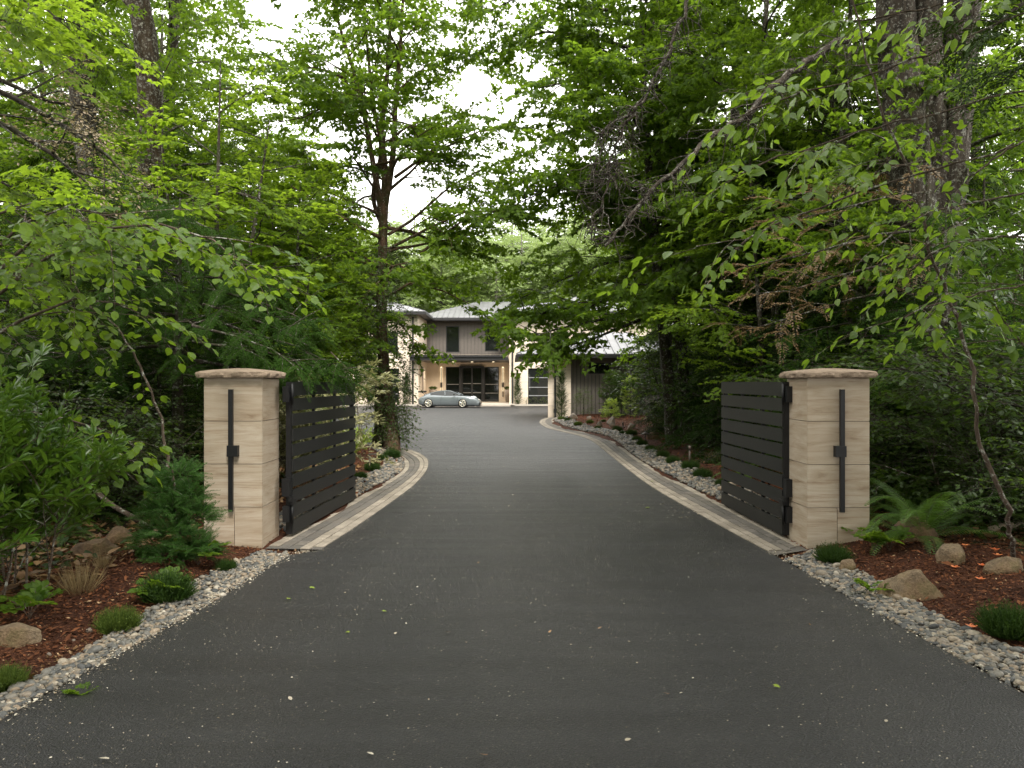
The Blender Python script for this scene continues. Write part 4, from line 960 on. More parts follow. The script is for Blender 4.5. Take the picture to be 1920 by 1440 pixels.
# ---------------------------------------------------------------- woodland trees (kinds built once, then copied)
CR = 'trees of the woodland'
PROTO = {}
def proto(key, name, plant, leaf, bark, twig=None):
    r = bpy.data.objects.new(name, None); COL.objects.link(r)
    plant.meshes(name, leaf, bark, r, twig); PROTO[key] = [r, True]; print('proto', key, plant.nl)
def put(key, x, y, label, rz=0, s=1.0, cat='tree', group=None, sink=.1):
    r, fresh = PROTO[key]; loc = (x, y, gz(x, y) - sink)
    if fresh:
        PROTO[key][1] = False; r.location = loc; r.rotation_euler = (0, 0, R(rz)); r.scale = (s, s, s) if np.ndim(s) == 0 else s; o = r
    else: o = dup(r, loc, R(rz), s)
    if 'group' in o.keys(): del o['group']
    return tag(o, label, cat, group)

def broad(seed, H, r0, n, z0, reach, lib, sscale=1, lean=(0, 0), el=(5, 35), **kw):
    p = Plant(seed, lib, sscale, **kw); g = p.r
    P = [(0, 0, -.3), (.05, 0, H * .12), (lean[0] * .2 + g.normal(0, .1), lean[1] * .2, H * .3), (lean[0] * .5 + g.normal(0, .15), lean[1] * .5, H * .6), (lean[0], lean[1], H)]
    P, rad = p.trunk(P, [r0 * 1.25, r0, r0 * .8, r0 * .5, r0 * .12]); p.crown_on(P, rad, n, z0, H * .98, reach, el); return p
def tall(seed, H, r0, z0, lib=LIB_MAPLE, n=22):
    """tall bare trunk with short mossy shoots and its crown high up"""
    p = Plant(seed, lib, 1.1, sub_gap=.7); g = p.r
    P = [(0, 0, -.3), (g.normal(0, .1), 0, H * .15), (g.normal(0, .3), g.normal(0, .2), H * .4), (g.normal(0, .5), g.normal(0, .3), H * .7), (g.normal(0, .6), 0, H)]
    P, rad = p.trunk(P, [r0 * 1.3, r0, r0 * .85, r0 * .6, r0 * .2], 16, .12)
    p.crown_on(P, rad, n, z0, H * .97, lambda t: 3.2 - 2 * t, (10, 50))
    for k in range(60):
        z = g.uniform(2, z0); c = [np.interp(z, P[:, 2], P[:, q]) for q in range(3)]; a = g.uniform(0, 6.28); S = p.path(c, a, R(g.uniform(20, 75)), g.uniform(.5, 1.6)); p.w.tube(S, np.linspace(.02, .005, len(S)), 4)
        if g.random() < .55: p.leafy(S, .4, .35, sc=.7)
    return p
def conifer(seed, H, r0, lib, reach, gap=.22, n=None, z0=.3, sscale=1, fg=.17, droop=.22, el=(-5, 12)):
    p = Plant(seed, lib, sscale, sp_gap=fg, sub_gap=.34, droop=droop, wander=.07, sub_len=.3, mint=.2, sp_pitch=(-38, -6)); g = p.r
    P, rad = p.trunk([(0, 0, -.2), (0, 0, H * .4), (g.normal(0, .05), g.normal(0, .05), H)], [r0, r0 * .7, .01], 10); n = n or int((H - z0) / gap * 1.6); base = 0
    p.crown_on(P, rad, n, z0, H * .98, reach, el, rfac=.25, droop=droop); return p
def shrub(seed, H, W, stems, lib, sscale=1, gap=.2, sub=True, el=(66, 88), spp=(-25, 35), sub_gap=.3):
    p = Plant(seed, lib, sscale, sp_gap=gap, sub_gap=sub_gap, droop=.35, wander=.2, sub_len=.35, mint=.2, sp_pitch=spp); g = p.r
    for k in range(stems):
        a = g.uniform(0, 6.28); rr = g.uniform(0, W * .25); e = R(g.uniform(*el)); p.limb((rr * math.cos(a), rr * math.sin(a), -.1), a, e, H * g.uniform(.6, 1.1), .012 + H * .006, sub=sub, sides=5, subel=.3)
    return p

proto('mapleA', 'maple_tree', broad(21, 13.5, .20, 30, 2.2, lambda t: 4.6 * math.sin(math.pi * (t * .75 + .2)) + .5, LIB_MAPLE), L_MAPLE, B_MAPLE)
proto('mapleB', 'maple_tree', broad(22, 17, .25, 34, 4.0, lambda t: 5.0 * math.sin(math.pi * (t * .75 + .2)) + .5, LIB_MAPLE, 1.1), L_MAPLE, B_DARK)
proto('vineA', 'vine_maple', (lambda p: [p.crown_on(*p.trunk([(0, 0, -.2), (dx * .3, dy * .3, h * .3), (dx * .7, dy * .7, h * .65), (dx, dy, h)], [.07, .055, .04, .01], 8), 9, h * .28, h * .97, lambda t: 2.6 - 1.5 * t, (5, 40)) for dx, dy, h in ((1.2, .3, 7.5), (-1.0, .5, 7), (.2, -.9, 8.2), (-.4, .9, 6.4))] and p)(Plant(23, LIB_VINE, 1.0, sp_gap=.32, sub_gap=.5)), L_BRIGHT, B_DARK)
proto('vineB', 'vine_maple', (lambda p: [p.crown_on(*p.trunk([(0, 0, -.2), (dx * .3, dy * .3, h * .3), (dx * .7, dy * .7, h * .65), (dx, dy, h)], [.07, .055, .04, .01], 8), 9, h * .2, h * .97, lambda t: 2.4 - 1.3 * t, (0, 35)) for dx, dy, h in ((1.5, .3, 5.5), (-1.4, .5, 5.6), (.2, -1.2, 6.2), (-.4, 1.2, 6.0))] and p)(Plant(24, LIB_VINE, 1.0, sp_gap=.32, sub_gap=.5)), L_MAPLE, B_DARK)
proto('tallA', 'tall_maple', tall(25, 22, .25, 9), L_MAPLE, B_MOSSY)
proto('tallB', 'tall_maple', tall(26, 24, .22, 12), L_MAPLE, B_OLD)
proto('conA', 'conifer_tree', conifer(27, 11, .16, LIB_FROND_FAR, lambda t: 2.9 * (1 - t) ** .8 + .3, gap=.3, fg=.27), L_CONIF, B_DARK)
proto('conB', 'conifer_tree', conifer(28, 5.2, .09, LIB_FROND_FAR, lambda t: 2.1 * (1 - t) ** .7 + .2, gap=.22, fg=.2, sscale=.75), L_CONIF2, B_DARK)
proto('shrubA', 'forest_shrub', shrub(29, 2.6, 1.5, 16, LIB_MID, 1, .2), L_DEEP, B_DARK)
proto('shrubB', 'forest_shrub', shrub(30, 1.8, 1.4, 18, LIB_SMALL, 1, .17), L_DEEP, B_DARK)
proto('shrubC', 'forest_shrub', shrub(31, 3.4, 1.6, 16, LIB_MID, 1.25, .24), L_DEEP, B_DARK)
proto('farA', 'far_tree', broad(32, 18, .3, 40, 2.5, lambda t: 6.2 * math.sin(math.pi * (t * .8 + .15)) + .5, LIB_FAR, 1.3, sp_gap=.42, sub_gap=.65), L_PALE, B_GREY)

# ---- the multi-stemmed maple at the bend of the drive (left)
Y0 = 20.8
bx, by = gr(735, 845)
T = thing('maple_tree', 'tall ivy-clad maple with two joined trunks and airy crown at the bend of the drive', 'tree')
p = Plant(101, LIB_MAPLE, .95, sp_gap=.34, sub_gap=.5, droop=.10, mint=.25); A_ = lambda x, y, Y=Y0: np.array(at(x, y, Y))
tp = [(*gr(738, 848), -.1), A_(733, 780), A_(722, 700), A_(716, 600), A_(718, 500), A_(719, 400)]
P1, r1 = p.trunk(tp, [.23, .165, .15, .14, .13, .12], 16, .09)
P2, r2 = p.trunk([(*gr(714, 838), -.1), A_(714, 780, 21.0), A_(716, 715, 20.95), A_(720, 670, 20.85)], [.22, .16, .15, .12], 14, .09)
forks = [[(719, 410), (704, 330), (688, 240), (668, 150), (640, 60), (610, -60), (590, -170)], [(719, 410), (722, 330), (716, 240), (726, 140), (732, 20), (728, -120), (735, -260)],
         [(720, 400), (736, 300), (742, 200), (750, 100), (756, 0), (772, -130), (790, -220)], [(718, 430), (700, 370), (715, 280), (700, 200), (690, 100), (680, 0), (672, -120)]]
for k, f in enumerate(forks):
    Pf = [A_(x, y, Y0 + (.0, .1, -.3, .8)[k] * i_ * .35) for i_, (x, y) in enumerate(f)]
    Pk, rk = p.trunk(Pf, [(.10, .12, .095, .06)[k], .07, .05, .03, .012], 9, .06)
    p.crown_on(Pk, rk, (13, 15, 14, 10)[k], 6.6, Pk[-1][2] * .985, lambda t: 2.3 - .9 * t, (5, 50))
for L in ([(728, 440), (770, 415), (813, 377), (847, 347), (900, 320), (960, 330)], [(728, 467), (800, 430), (873, 397), (940, 395), (990, 405)], [(787, 477), (830, 440), (863, 417), (920, 400), (975, 425)],
          [(740, 333), (800, 290), (850, 270), (897, 247), (940, 240)], [(667, 167), (640, 180), (613, 197), (570, 220), (520, 230)], [(667, 157), (620, 135), (590, 127), (530, 130), (480, 90)],
          [(715, 500), (660, 470), (610, 480), (560, 520)], [(718, 560), (770, 530), (830, 545), (880, 570)], [(716, 600), (660, 570), (620, 590)], [(716, 640), (690, 620), (650, 640), (610, 650)], [(720, 600), (745, 600), (765, 625), (778, 655)], [(716, 560), (680, 560), (640, 600), (620, 640)], [(716, 520), (680, 510), (640, 530), (600, 560)]):
    yy = p.r.normal(0, .5); p.limb(None, 0, 0, 0, .045, P=[A_(x, y, Y0 + yy * i_ * .5) for i_, (x, y) in enumerate(L)])
p.crown_on(P1, r1, 9, 3.9, 6.3, lambda t: 2.6, (0, 25))
p.meshes('m', L_MAPLE, B_IVY, T)
ivy = Plant(102, LIB_SMALL, .55, sp_gap=.2); g_ = ivy.r
for k in range(620):
    z = g_.uniform(1.15, 5.4) if k % 5 else g_.uniform(.3, 1.3); c = [np.interp(z, P1[:, 2], P1[:, q]) for q in range(3)]; a = g_.uniform(0, 6.28); rr = .2 + .42 * math.exp(-((z - 2.7) / 1.1) ** 2)
    q = g_.uniform(.15, rr + .12); ivy.items.append((c[0] + math.cos(a) * q, c[1] + math.sin(a) * q, z, a + g_.normal(0, .6), g_.uniform(-1.2, .2), 0, g_.uniform(.5, 1.1), g_.integers(4)))
for P in ([A_(740, 700, 20.5), A_(770, 730, 20.5), A_(785, 755, 20.5), A_(780, 775, 20.5)], [A_(735, 770, 20.5), A_(765, 785, 20.5), A_(755, 815, 20.5)]):
    P = np.array(P); ivy.w.tube(P, np.linspace(.01, .003, len(P)), 4); ivy.leafy(P, .2, .2, sc=.7)
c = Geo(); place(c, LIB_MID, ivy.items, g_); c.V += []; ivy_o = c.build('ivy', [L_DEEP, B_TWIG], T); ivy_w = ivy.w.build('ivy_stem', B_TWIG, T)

# ---- the big spreading maple on the right of the drive
T = thing('maple_tree', 'broad dense maple leaning over the drive opposite the ivy-clad one', 'tree')
p = Plant(103, LIB_MAPLE, 1.05, sp_gap=.27, sub_gap=.42, sp_pitch=(-42, 22), droop=.14, mint=.22); bx, by = gr(1262, 846)
stems = [([(bx, by, -.2), (bx - .2, by, 2.5), (bx - .5, by - .3, 5), (bx - .8, by - .6, 8), (bx - 1.0, by - .8, 12)], [.17, .14, .11, .08, .02]),
         ([(bx + .5, by + .4, -.2), (bx + .3, by + .5, 3), (bx + .1, by + 1, 6), (bx - .2, by + 1.5, 10), (bx, by + 1.7, 14.5)], [.16, .14, .12, .09, .02]),
         ([(bx + .9, by - .3, -.2), (bx + 1.2, by - .6, 3), (bx + 1.4, by - 1.2, 6), (bx + 1.8, by - 1.6, 9.5), (bx + 2, by - 1.8, 13)], [.14, .12, .10, .07, .02])]
for k, (S, r_) in enumerate(stems):
    Pk, rk = p.trunk(S, r_, 10, .08); p.crown_on(Pk, rk, (24, 22, 18)[k], (4.6, 3.7, 3.2)[k], Pk[-1][2] * .97, lambda t: (2.6, 3.2, 3.8)[k] - .9 * t, (0, 50))
for L in ([(1180, 550), (1100, 575), (1030, 585), (985, 592), (950, 600)], [(1200, 600), (1150, 620), (1100, 640), (1065, 648)], [(1170, 590), (1100, 605), (1040, 618), (1000, 632)], [(1190, 480), (1110, 500), (1040, 530), (975, 560)], [(1170, 300), (1100, 330), (1040, 350), (965, 385)],
          [(1180, 90), (1100, 65), (1020, 60), (960, 80), (890, 100)], [(1180, 130), (1080, 150), (1010, 165)], [(1180, 200), (1100, 235), (1040, 260)], [(1150, 20), (1060, 10), (980, -10), (900, 30)]):
    yy = p.r.normal(-.4, .3); p.limb(None, 0, 0, 0, .05, P=[A_(x, y, 20 + yy * i_) for i_, (x, y) in enumerate(L)], mint=.1)
p.meshes('m', L_MAPLE, B_DARK, T)

# ---- large three-stemmed old maple on the right, with its long lichen-hung limb
T = thing('old_maple', 'massive three-stemmed maple with lichen-speckled bark and a long mossy limb', 'tree')
p = Plant(104, LIB_MAPLE, 1.0, sub_gap=.7); Yb = 13.2; B_ = lambda x, y, Y=Yb: np.array(at(x, y, Y))
for S, r_ in (([(1725, 900), (1722, 640), (1712, 450), (1702, 300), (1688, 150), (1676, 0), (1668, -160), (1660, -420)], [.50, .42, .36, .33, .30, .27, .24, .15]),
              ([(1745, 700), (1748, 450), (1750, 330), (1742, 180), (1733, 60), (1728, -100), (1720, -400)], [.34, .31, .28, .27, .26, .24, .14]),
              ([(1752, 720), (1766, 480), (1778, 330), (1792, 180), (1802, 60), (1812, -80), (1830, -420)], [.34, .31, .29, .28, .27, .25, .14])):
    P = [B_(x, y, Yb + (.0 if r_[0] > .4 else .35)) for x, y in S]; P[0][2] = -.2; Pk, rk = p.trunk(P, r_, 22, .06)
    p.crown_on(Pk, rk, 12, 10.2, 15.5, lambda t: 3.6, (5, 40))
def bare(p, P, r, n, L=(.2, .7), hang=True):
    P = resample(P, len(P) * 5); P += p.r.normal(0, .018, P.shape); p.w.tube(P, np.linspace(r, r * .3, len(P)), 8, rough=.1, rng=p.r)
    for k in range(n):
        i_ = p.r.integers(int(len(P) * .15), len(P)); a = p.r.uniform(0, 6.28); S = p.path(P[i_], a, R(p.r.uniform(-80, 30)) if hang else R(p.r.uniform(-20, 60)), p.r.uniform(*L), droop=.5)
        S += p.r.normal(0, .02, S.shape); p.w.tube(S, np.linspace(.009, .003, len(S)), 4)
        for q in range(3):
            Z = p.path(S[p.r.integers(1, len(S))], p.r.uniform(0, 6.28), R(p.r.uniform(-80, 40)), p.r.uniform(.08, .3), droop=.8); p.w.tube(Z, np.linspace(.005, .002, len(Z)), 3)
    return P
bare(p, [B_(1690, 75, 13), B_(1620, 68, 12.6), B_(1560, 85, 12.2), B_(1500, 125, 12), B_(1440, 170, 11.8), B_(1400, 215, 11.7), B_(1330, 260, 11.6), B_(1275, 312, 11.5), B_(1215, 365, 11.4), B_(1175, 415, 11.3), B_(1135, 460, 11.2)], .062, 110)
p.meshes('m', L_MAPLE, B_OLD, T)
T = thing('hanging_branch', 'thin pale dead branch hung with grey lichen curling down over the drive', 'branch')
p = Plant(105, LIB_MAPLE)
C_ = lambda x, y, Y=10.6: np.array(at(x, y, Y))
bare(p, [C_(1300, -120), C_(1290, 0), C_(1262, 75), C_(1240, 125), C_(1205, 190), C_(1170, 240), C_(1150, 290), C_(1140, 345), C_(1118, 400), C_(1110, 450)], .028, 90, (.15, .5))
bare(p, [C_(1205, 190), C_(1180, 215), C_(1140, 235), C_(1120, 300), C_(1105, 340)], .015, 40, (.1, .4))
bare(p, [C_(1150, 290), C_(1165, 330), C_(1200, 350), C_(1215, 380)], .012, 25, (.1, .3))
p.w.build('dead_wood', B_OLD, T)

# ---- woodland either side
W = [
 # tall trunks upper left
 ('tallA', -7.85, 17.0, 'dark mossy trunk forking high up, tallest one left of the ivy-clad maple', 40, 1),
 ('tallB', -8.95, 17.6, 'pale grey lichened trunk just left of the dark mossy fork', 10, (.8, .8, 1.05)),
 ('tallB', -9.75, 18.3, 'grey lichened trunk leaning slightly, second left of the mossy fork', 130, (.75, .75, 1.1)),
 ('tallB', -17.2, 29.5, 'thin distant grey trunk under the top left leaves', 220, 1.2),
 ('tallB', -11.9, 27.0, 'slender grey trunk just right of the dark mossy fork', 300, 1.1),
 ('tallA', -14.5, 31.0, 'small distant mossy trunk behind the paired grey trunks', 160, .85),
 # left vine maples and fill
 ('vineA', -6.3, 16.6, 'bright green vine maple with fanned dark stems left of the ivy-clad maple', 20, 1.0),
 ('vineA', -5.5, 19.4, 'bright green vine maple touching the left side of the ivy-clad maple', 150, .9),
 ('vineB', -7.6, 14.2, 'rounded vine maple below the mossy forked trunk', 0, .72),
 ('vineA', -11.6, 20.5, 'vine maple with arching stems below the pale grey trunks', 260, 1.05),
 ('vineB', -9.9, 14.5, 'bushy vine maple at the far left edge of the wood', 90, .85),
 ('mapleA', -12.5, 21.0, 'mid green maple filling in behind the left grey trunks', 70, .85),
 ('mapleB', -19.0, 27.0, 'tall maple crown in the top left corner', 200, .9),
 ('mapleA', -8.6, 27.5, 'maple crown rising behind the bright vine maples', 310, .8),
 ('mapleA', -15.5, 37.0, 'maple beyond the left edge of the forecourt', 30, .85),
 ('mapleB', -24.0, 36.0, 'far maple deep in the left of the wood', 120, .85),
 ('mapleA', -21.0, 45.0, 'maple standing left of the house', 250, .8),
 ('mapleA', -15.0, 50.0, 'low maple against the left corner of the house', 190, .62),
 ('conA', -10.0, 18.5, 'dark conifer between the vine maples on the left', 80, .75),
 ('conA', -16.5, 20.0, 'dark conifer far left behind the arching vine maple', 200, .8),
 ('conA', -6.9, 13.4, 'dark drooping conifer behind the left pier', 45, .50),
 ('conA', -8.6, 12.2, 'dark conifer left of the one behind the left pier', 145, .48),
 ('conB', -5.9, 13.2, 'bushy conifer right behind the left pier', 290, .95),
 ('conB', -7.2, 10.8, 'low spreading conifer in the dark wood left of the pier', 60, .85),
 ('shrubC', -7.0, 14.6, 'leafy shrub in the gap behind the left gate', 100, 1.0),
 ('shrubC', -7.6, 17.2, 'leafy shrub below the ivy-clad maple, far side of the left gate', 200, .8),
 ('shrubC', -9.4, 11.0, 'tall shrub at the left edge behind the hazel leaves', 30, 1.0),
 ('shrubC', -7.6, 9.2, 'tall dark shrub below the hazel leaves', 300, 1.1),
 ('shrubA', -6.0, 9.9, 'shade shrub behind the leaning bent stem', 10, .9),
 ('shrubA', -5.9, 10.9, 'shade shrub close behind the left pier', 80, .8),
 ('shrubA', -8.2, 9.8, 'shade shrub behind the laurel bush', 160, 1.0),
 ('shrubB', -5.1, 9.7, 'small-leaved shrub at the back corner of the left pier', 240, .8),
 ('shrubB', -6.4, 8.6, 'small-leaved shrub between laurel and dwarf conifer', 33, .65),
 ('shrubB', -7.0, 13.0, 'small-leaved shrub under the dark drooping conifer', 120, 1.2),
 ('shrubA', -9.5, 14.0, 'dark shrub under the rounded vine maple', 200, 1.3),
 ('shrubA', -12.0, 17.0, 'dark shrub under the arching vine maple', 270, 1.5),
 ('shrubC', -9.0, 22.0, 'shrub behind the bright vine maple with fanned stems', 80, 1.3),
 ('shrubC', -13.0, 26.0, 'shrub under the slender grey trunk', 10, 1.5),
 ('vineB', -5.1, 17.2, 'low vine maple just beyond the left gate top', 66, .72),
 ('mapleA', -6.4, 27.5, 'low maple screening the left wing of the house', 266, .48),
 ('mapleA', -9.2, 42.0, 'small maple beside the left forecourt corner', 166, .5),
 ('conA', 5.1, 25.5, 'dark conifer in the bed hiding the far end of the siding', 36, .45),
 ('conA', 7.0, 30.0, 'second dark conifer near the wing corner', 136, .5),
 ('mapleB', -14.0, 28.5, 'tall dense maple between the upper left trunks', 75, .8),
 ('mapleA', -9.9, 22.5, 'maple with full crown right of the dark mossy trunk', 275, .9),
 ('mapleA', -7.6, 24.6, 'maple filling the gap behind the ivy-clad tree', 45, .74),
 ('mapleA', -12.0, 24.8, 'maple behind the slender grey trunk', 145, .85),
 ('mapleA', -10.0, 31.5, 'maple at the back of the left forecourt edge', 95, .85),
 ('vineA', -7.6, 20.4, 'vine maple just behind the fanned bright one', 75, .85),
 ('conA', -8.2, 21.5, 'dark conifer showing low between the vine maples', 15, .55),
 # right side
 ('tallB', 8.4, 20.5, 'straight grey trunk half hidden left of the massive three-stemmed maple', 75, .95),
 ('mapleB', 7.0, 24.5, 'dense maple behind the broad one on the right', 20, .9),
 ('mapleA', 7.6, 27.0, 'maple beyond the broad leaning one, nearer the wing', 220, .8),
 ('vineA', 5.3, 16.4, 'vine maple arching toward the drive beyond the right gate', 300, .95),
 ('vineB', 7.2, 18.6, 'dark vine maple beside the broad maple base', 120, 1.2),
 ('mapleA', 6.6, 15.4, 'maple with dense layered leaves behind the right gate', 170, .72),
 ('mapleA', 9.5, 17.5, 'maple behind the three joined trunks', 100, .85),
 ('mapleB', 14.0, 24.0, 'airy maple at the right edge with sky showing through', 60, .8),
 ('mapleA', 13.5, 31.0, 'maple deep in the wood right of the wing', 10, .9),
 ('mapleB', 9.5, 34.0, 'tall maple beside the garage wing', 140, .9),
 ('mapleB', 20.0, 34.0, 'distant maple at the far right of the wood', 250, .9),
 ('mapleA', 13.0, 44.0, 'maple behind the garage wing roof', 330, .9),
 ('conA', 5.6, 17.0, 'dark conifer directly behind the right gate', 35, .62),
 ('conA', 6.6, 15.6, 'dark conifer behind the right pier', 155, .72),
 ('conA', 8.4, 14.2, 'dark conifer right of the massive maple', 275, .55),
 ('conA', 6.6, 21.0, 'dark conifer beyond the broad right maple', 95, .8),
 ('conA', 10.8, 22.0, 'dark conifer among the right background', 185, .9),
 ('conB', 4.9, 18.8, 'drooping conifer with bare lower stem beside the mulched bed', 10, .62),
 ('conB', 6.0, 13.6, 'low conifer between gate and dark conifers', 130, .9),
 ('conB', 6.3, 11.6, 'feathery green conifer above the right fern', 210, .85),
 ('shrubC', 6.2, 12.4, 'leafy shrub behind the right pier', 15, .9),
 ('shrubA', 5.9, 11.7, 'shade shrub behind the right gate', 65, .85),
 ('shrubA', 5.9, 10.4, 'shade shrub at the back of the sword fern', 115, .75),
 ('shrubC', 6.6, 9.9, 'tall shrub right of the fern', 205, .9),
 ('shrubB', 5.9, 9.0, 'fine-leaved shrub above the rocks', 255, .8),
 ('shrubC', 7.6, 10.6, 'tall shrub at the right edge under the hazel', 95, 1.05),
 ('shrubA', 6.2, 8.0, 'shade shrub at the right edge above the mulch', 315, .75),
 ('shrubA', 7.3, 12.6, 'dark shrub at the foot of the massive maple', 145, 1.2),
 ('shrubB', 6.4, 14.8, 'fine-leaved shrub in the dark bed behind the right gate', 75, 1.1),
 ('shrubA', 7.2, 17.2, 'dark shrub deep behind the right gate', 165, 1.3),
 ('shrubA', 6.6, 19.5, 'dark shrub behind the broad maple base', 285, 1.4),
 ('shrubC', 6.4, 24.0, 'leafy shrub in the back of the mulched bed', 25, 1.1),
 ('shrubC', 8.0, 28.5, 'leafy shrub near the end of the wing siding', 225, 1.2),
 ('shrubC', 9.0, 16.0, 'shrub behind the massive maple trunks', 325, 1.4),
 ('shrubC', 11.5, 19.0, 'shrub far right in the wood', 55, 1.6),
]
for k, x, y, lab, rz, s in W:
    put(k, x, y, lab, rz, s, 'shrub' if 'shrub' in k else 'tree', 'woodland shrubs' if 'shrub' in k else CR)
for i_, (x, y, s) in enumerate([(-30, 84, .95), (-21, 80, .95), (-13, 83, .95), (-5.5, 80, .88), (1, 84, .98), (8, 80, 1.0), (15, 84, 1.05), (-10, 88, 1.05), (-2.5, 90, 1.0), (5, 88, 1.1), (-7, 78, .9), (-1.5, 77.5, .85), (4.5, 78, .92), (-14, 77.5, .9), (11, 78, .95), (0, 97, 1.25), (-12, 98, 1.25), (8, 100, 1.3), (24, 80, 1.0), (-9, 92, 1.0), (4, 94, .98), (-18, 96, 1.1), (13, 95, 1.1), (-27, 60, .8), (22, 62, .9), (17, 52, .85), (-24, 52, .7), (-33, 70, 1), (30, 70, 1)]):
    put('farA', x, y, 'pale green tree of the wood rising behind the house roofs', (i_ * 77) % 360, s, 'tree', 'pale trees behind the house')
# out of frame beside and behind the camera: maples added to shade the drive
for x, y, rz, sc, lab in ((-6.6, 1.5, 0, .9, 'left of the near end of the drive'), (7.0, 1.5, 90, .9, 'right of the near end of the drive'), (-4.6, -6, 40, 1, 'over the road, left'), (5.0, -6.5, 200, 1, 'over the road, right'), (.2, -11, 120, 1.1, 'facing the gate across the road'), (-10, -4, 300, 1, 'far left of the road'), (10.5, -4, 10, 1, 'far right of the road')):
    put('mapleB', x, y, 'unseen maple added to shade the near drive, ' + lab, rz, sc, 'tree', CR)

# ---------------------------------------------------------------- planting near the gate
def stem_thing(name, label, cat, plant, leaf, bark, group=None, twig=None):
    t = thing(name, label, cat, group=group); o, c = plant.meshes(name, leaf, bark, t, twig); c.name = 'foliage'
    if o: o.name = 'stems'
    return t
# left hazel: big soft leaves hanging in from the left
p = Plant(201, LIB_HAZEL, 1.15, sp_gap=.24, sub_gap=.42, droop=.25, mint=.12, sub_len=.2, sp_pitch=(-35, 10)); H_ = lambda x, y, Y=7.6: np.array(at(x, y, Y))
for L, Y in (([(-60, 600), (60, 500), (180, 430), (300, 420), (400, 450), (462, 505)], 7.6), ([(-60, 560), (60, 450), (180, 405), (290, 395)], 7.9), 
             ([(-60, 520), (40, 420), (120, 390), (200, 400)], 7.2), ([(-60, 660), (40, 600), (140, 560), (230, 570)], 7.4), ([(-80, 780), (40, 770), (120, 785), (190, 805)], 7.3),
             ([(-60, 470), (0, 400), (60, 380)], 7.0)):
    p.limb(None, 0, 0, 0, .02, P=[H_(x, y, Y + p.r.normal(0, .08)) for x, y in L])
for x, y in ((-60, 1000), (-90, 960)): p.w.tube([(*gr(x, 1050), -.1), H_(x, 850, 7.4), H_(x + 10, 650, 7.5), H_(x - 10, 520, 7.5), H_(x + 20, 400, 7.6)], [.04, .035, .03, .02, .01], 6)
stem_thing('hazel_bush', 'hazel with big soft light green leaves arching in above the left pier', 'bush', p, L_HAZEL, B_TWIG)
# faded blossom boughs, upper left
p = Plant(202, LIB_SMALL, .8, sp_gap=.16, sub_gap=.3, droop=.2, mint=.15, sub_len=.3)
for L, Y in (([(-80, 140), (20, 180), (110, 230), (200, 290), (235, 330)], 7.4), ([(-80, 200), (20, 240), (100, 290), (160, 340)], 7.0), ([(-80, 90), (0, 150), (90, 190), (170, 200)], 7.8)):
    p.limb(None, 0, 0, 0, .035, P=[H_(x, y, Y) for x, y in L])
stem_thing('blossom_bough', 'dark boughs with faded pinkish blossom at the upper left edge', 'branch', p, L_BLOSS, B_DARK)
# top-left overhanging big maple leaves
p = Plant(203, LIB_VINE, 1.0, sp_gap=.25, sub_gap=.35, droop=.2, mint=.1, sub_len=.3)
for L, Y in (([(-80, -60), (20, -10), (90, 20), (130, 55)], 8.5), ([(-60, 20), (10, 40), (50, 70)], 8.2), ([(-80, 330), (0, 340), (60, 370)], 8.8)):
    p.limb(None, 0, 0, 0, .02, P=[H_(x, y, Y) for x, y in L])
stem_thing('maple_branch', 'maple branch with large leaves crossing the top left corner', 'branch', p, L_BRIGHT, B_DARK)
# right hazel: long drooping twigs with serrated leaves
p = Plant(204, LIB_HAZEL_R, 1.0, sp_gap=.26, sub_gap=.62, droop=.2, mint=.25, sub_len=.12, sp_pitch=(-28, 4), wander=.08)
for L, Y in (([(1960, 20), (1850, 50), (1740, 95), (1620, 140), (1500, 170), (1395, 212)], 5.6), ([(1960, 160), (1820, 190), (1690, 225), (1560, 270), (1450, 310), (1385, 345)], 5.3), ([(1900, 270), (1760, 310), (1640, 345), (1520, 400), (1430, 440), (1372, 478)], 5.4),
             ([(1990, 500), (1900, 535), (1820, 555), (1745, 570), (1690, 590)], 5.6), ([(1990, 230), (1900, 270), (1830, 310)], 5.0), ([(1960, 350), (1850, 370), (1720, 400), (1640, 450)], 5.9),
             ([(1980, -20), (1860, -10), (1700, 40), (1600, 60)], 6.0), ([(1960, 430), (1860, 445), (1770, 470), (1710, 500)], 6.1)):
    P_ = resample([H_(x, y, Y) for x, y in L], 16); P_[1:] += np.cumsum(p.r.normal(0, .012, (15, 3)), axis=0); p.limb(None, 0, 0, 0, .008, P=P_)
S_ = resample([(*gr(1905, 1060), -.1), H_(1888, 960, 6.6), H_(1835, 820, 6.5), H_(1808, 640, 6.4), H_(1740, 450, 6.2), H_(1705, 330, 6.1), H_(1640, 170, 6.0), H_(1600, 0, 6)], 40); S_[:, :2] += p.r.normal(0, .014, (40, 2)); p.w.tube(S_, np.linspace(.021, .006, 40), 7, rough=.12, rng=p.r)
stem_thing('hazel_bush', 'hazel with drooping twigs of pointed bright leaves on the right, thin leaning stem', 'bush', p, L_HAZEL, B_TWIG)
# laurel at lower left
p = Plant(205, LIB_LAUREL, 1.05, sp_gap=.14, sub_gap=.2, droop=-.1, mint=.3, sub_len=.3, sp_pitch=(10, 70), wander=.12)
for k in range(20):
    a = p.r.uniform(0, 6.28); p.limb((-4.15 + p.r.normal(0, .2), 5.95 + p.r.normal(0, .25), 0), a, R(p.r.uniform(68, 88)), p.r.uniform(.6, 1.45), .012, subel=.8)
stem_thing('laurel_bush', 'glossy laurel with upright long pointed leaves at the lower left edge', 'bush', p, L_LAUREL, B_TWIG)
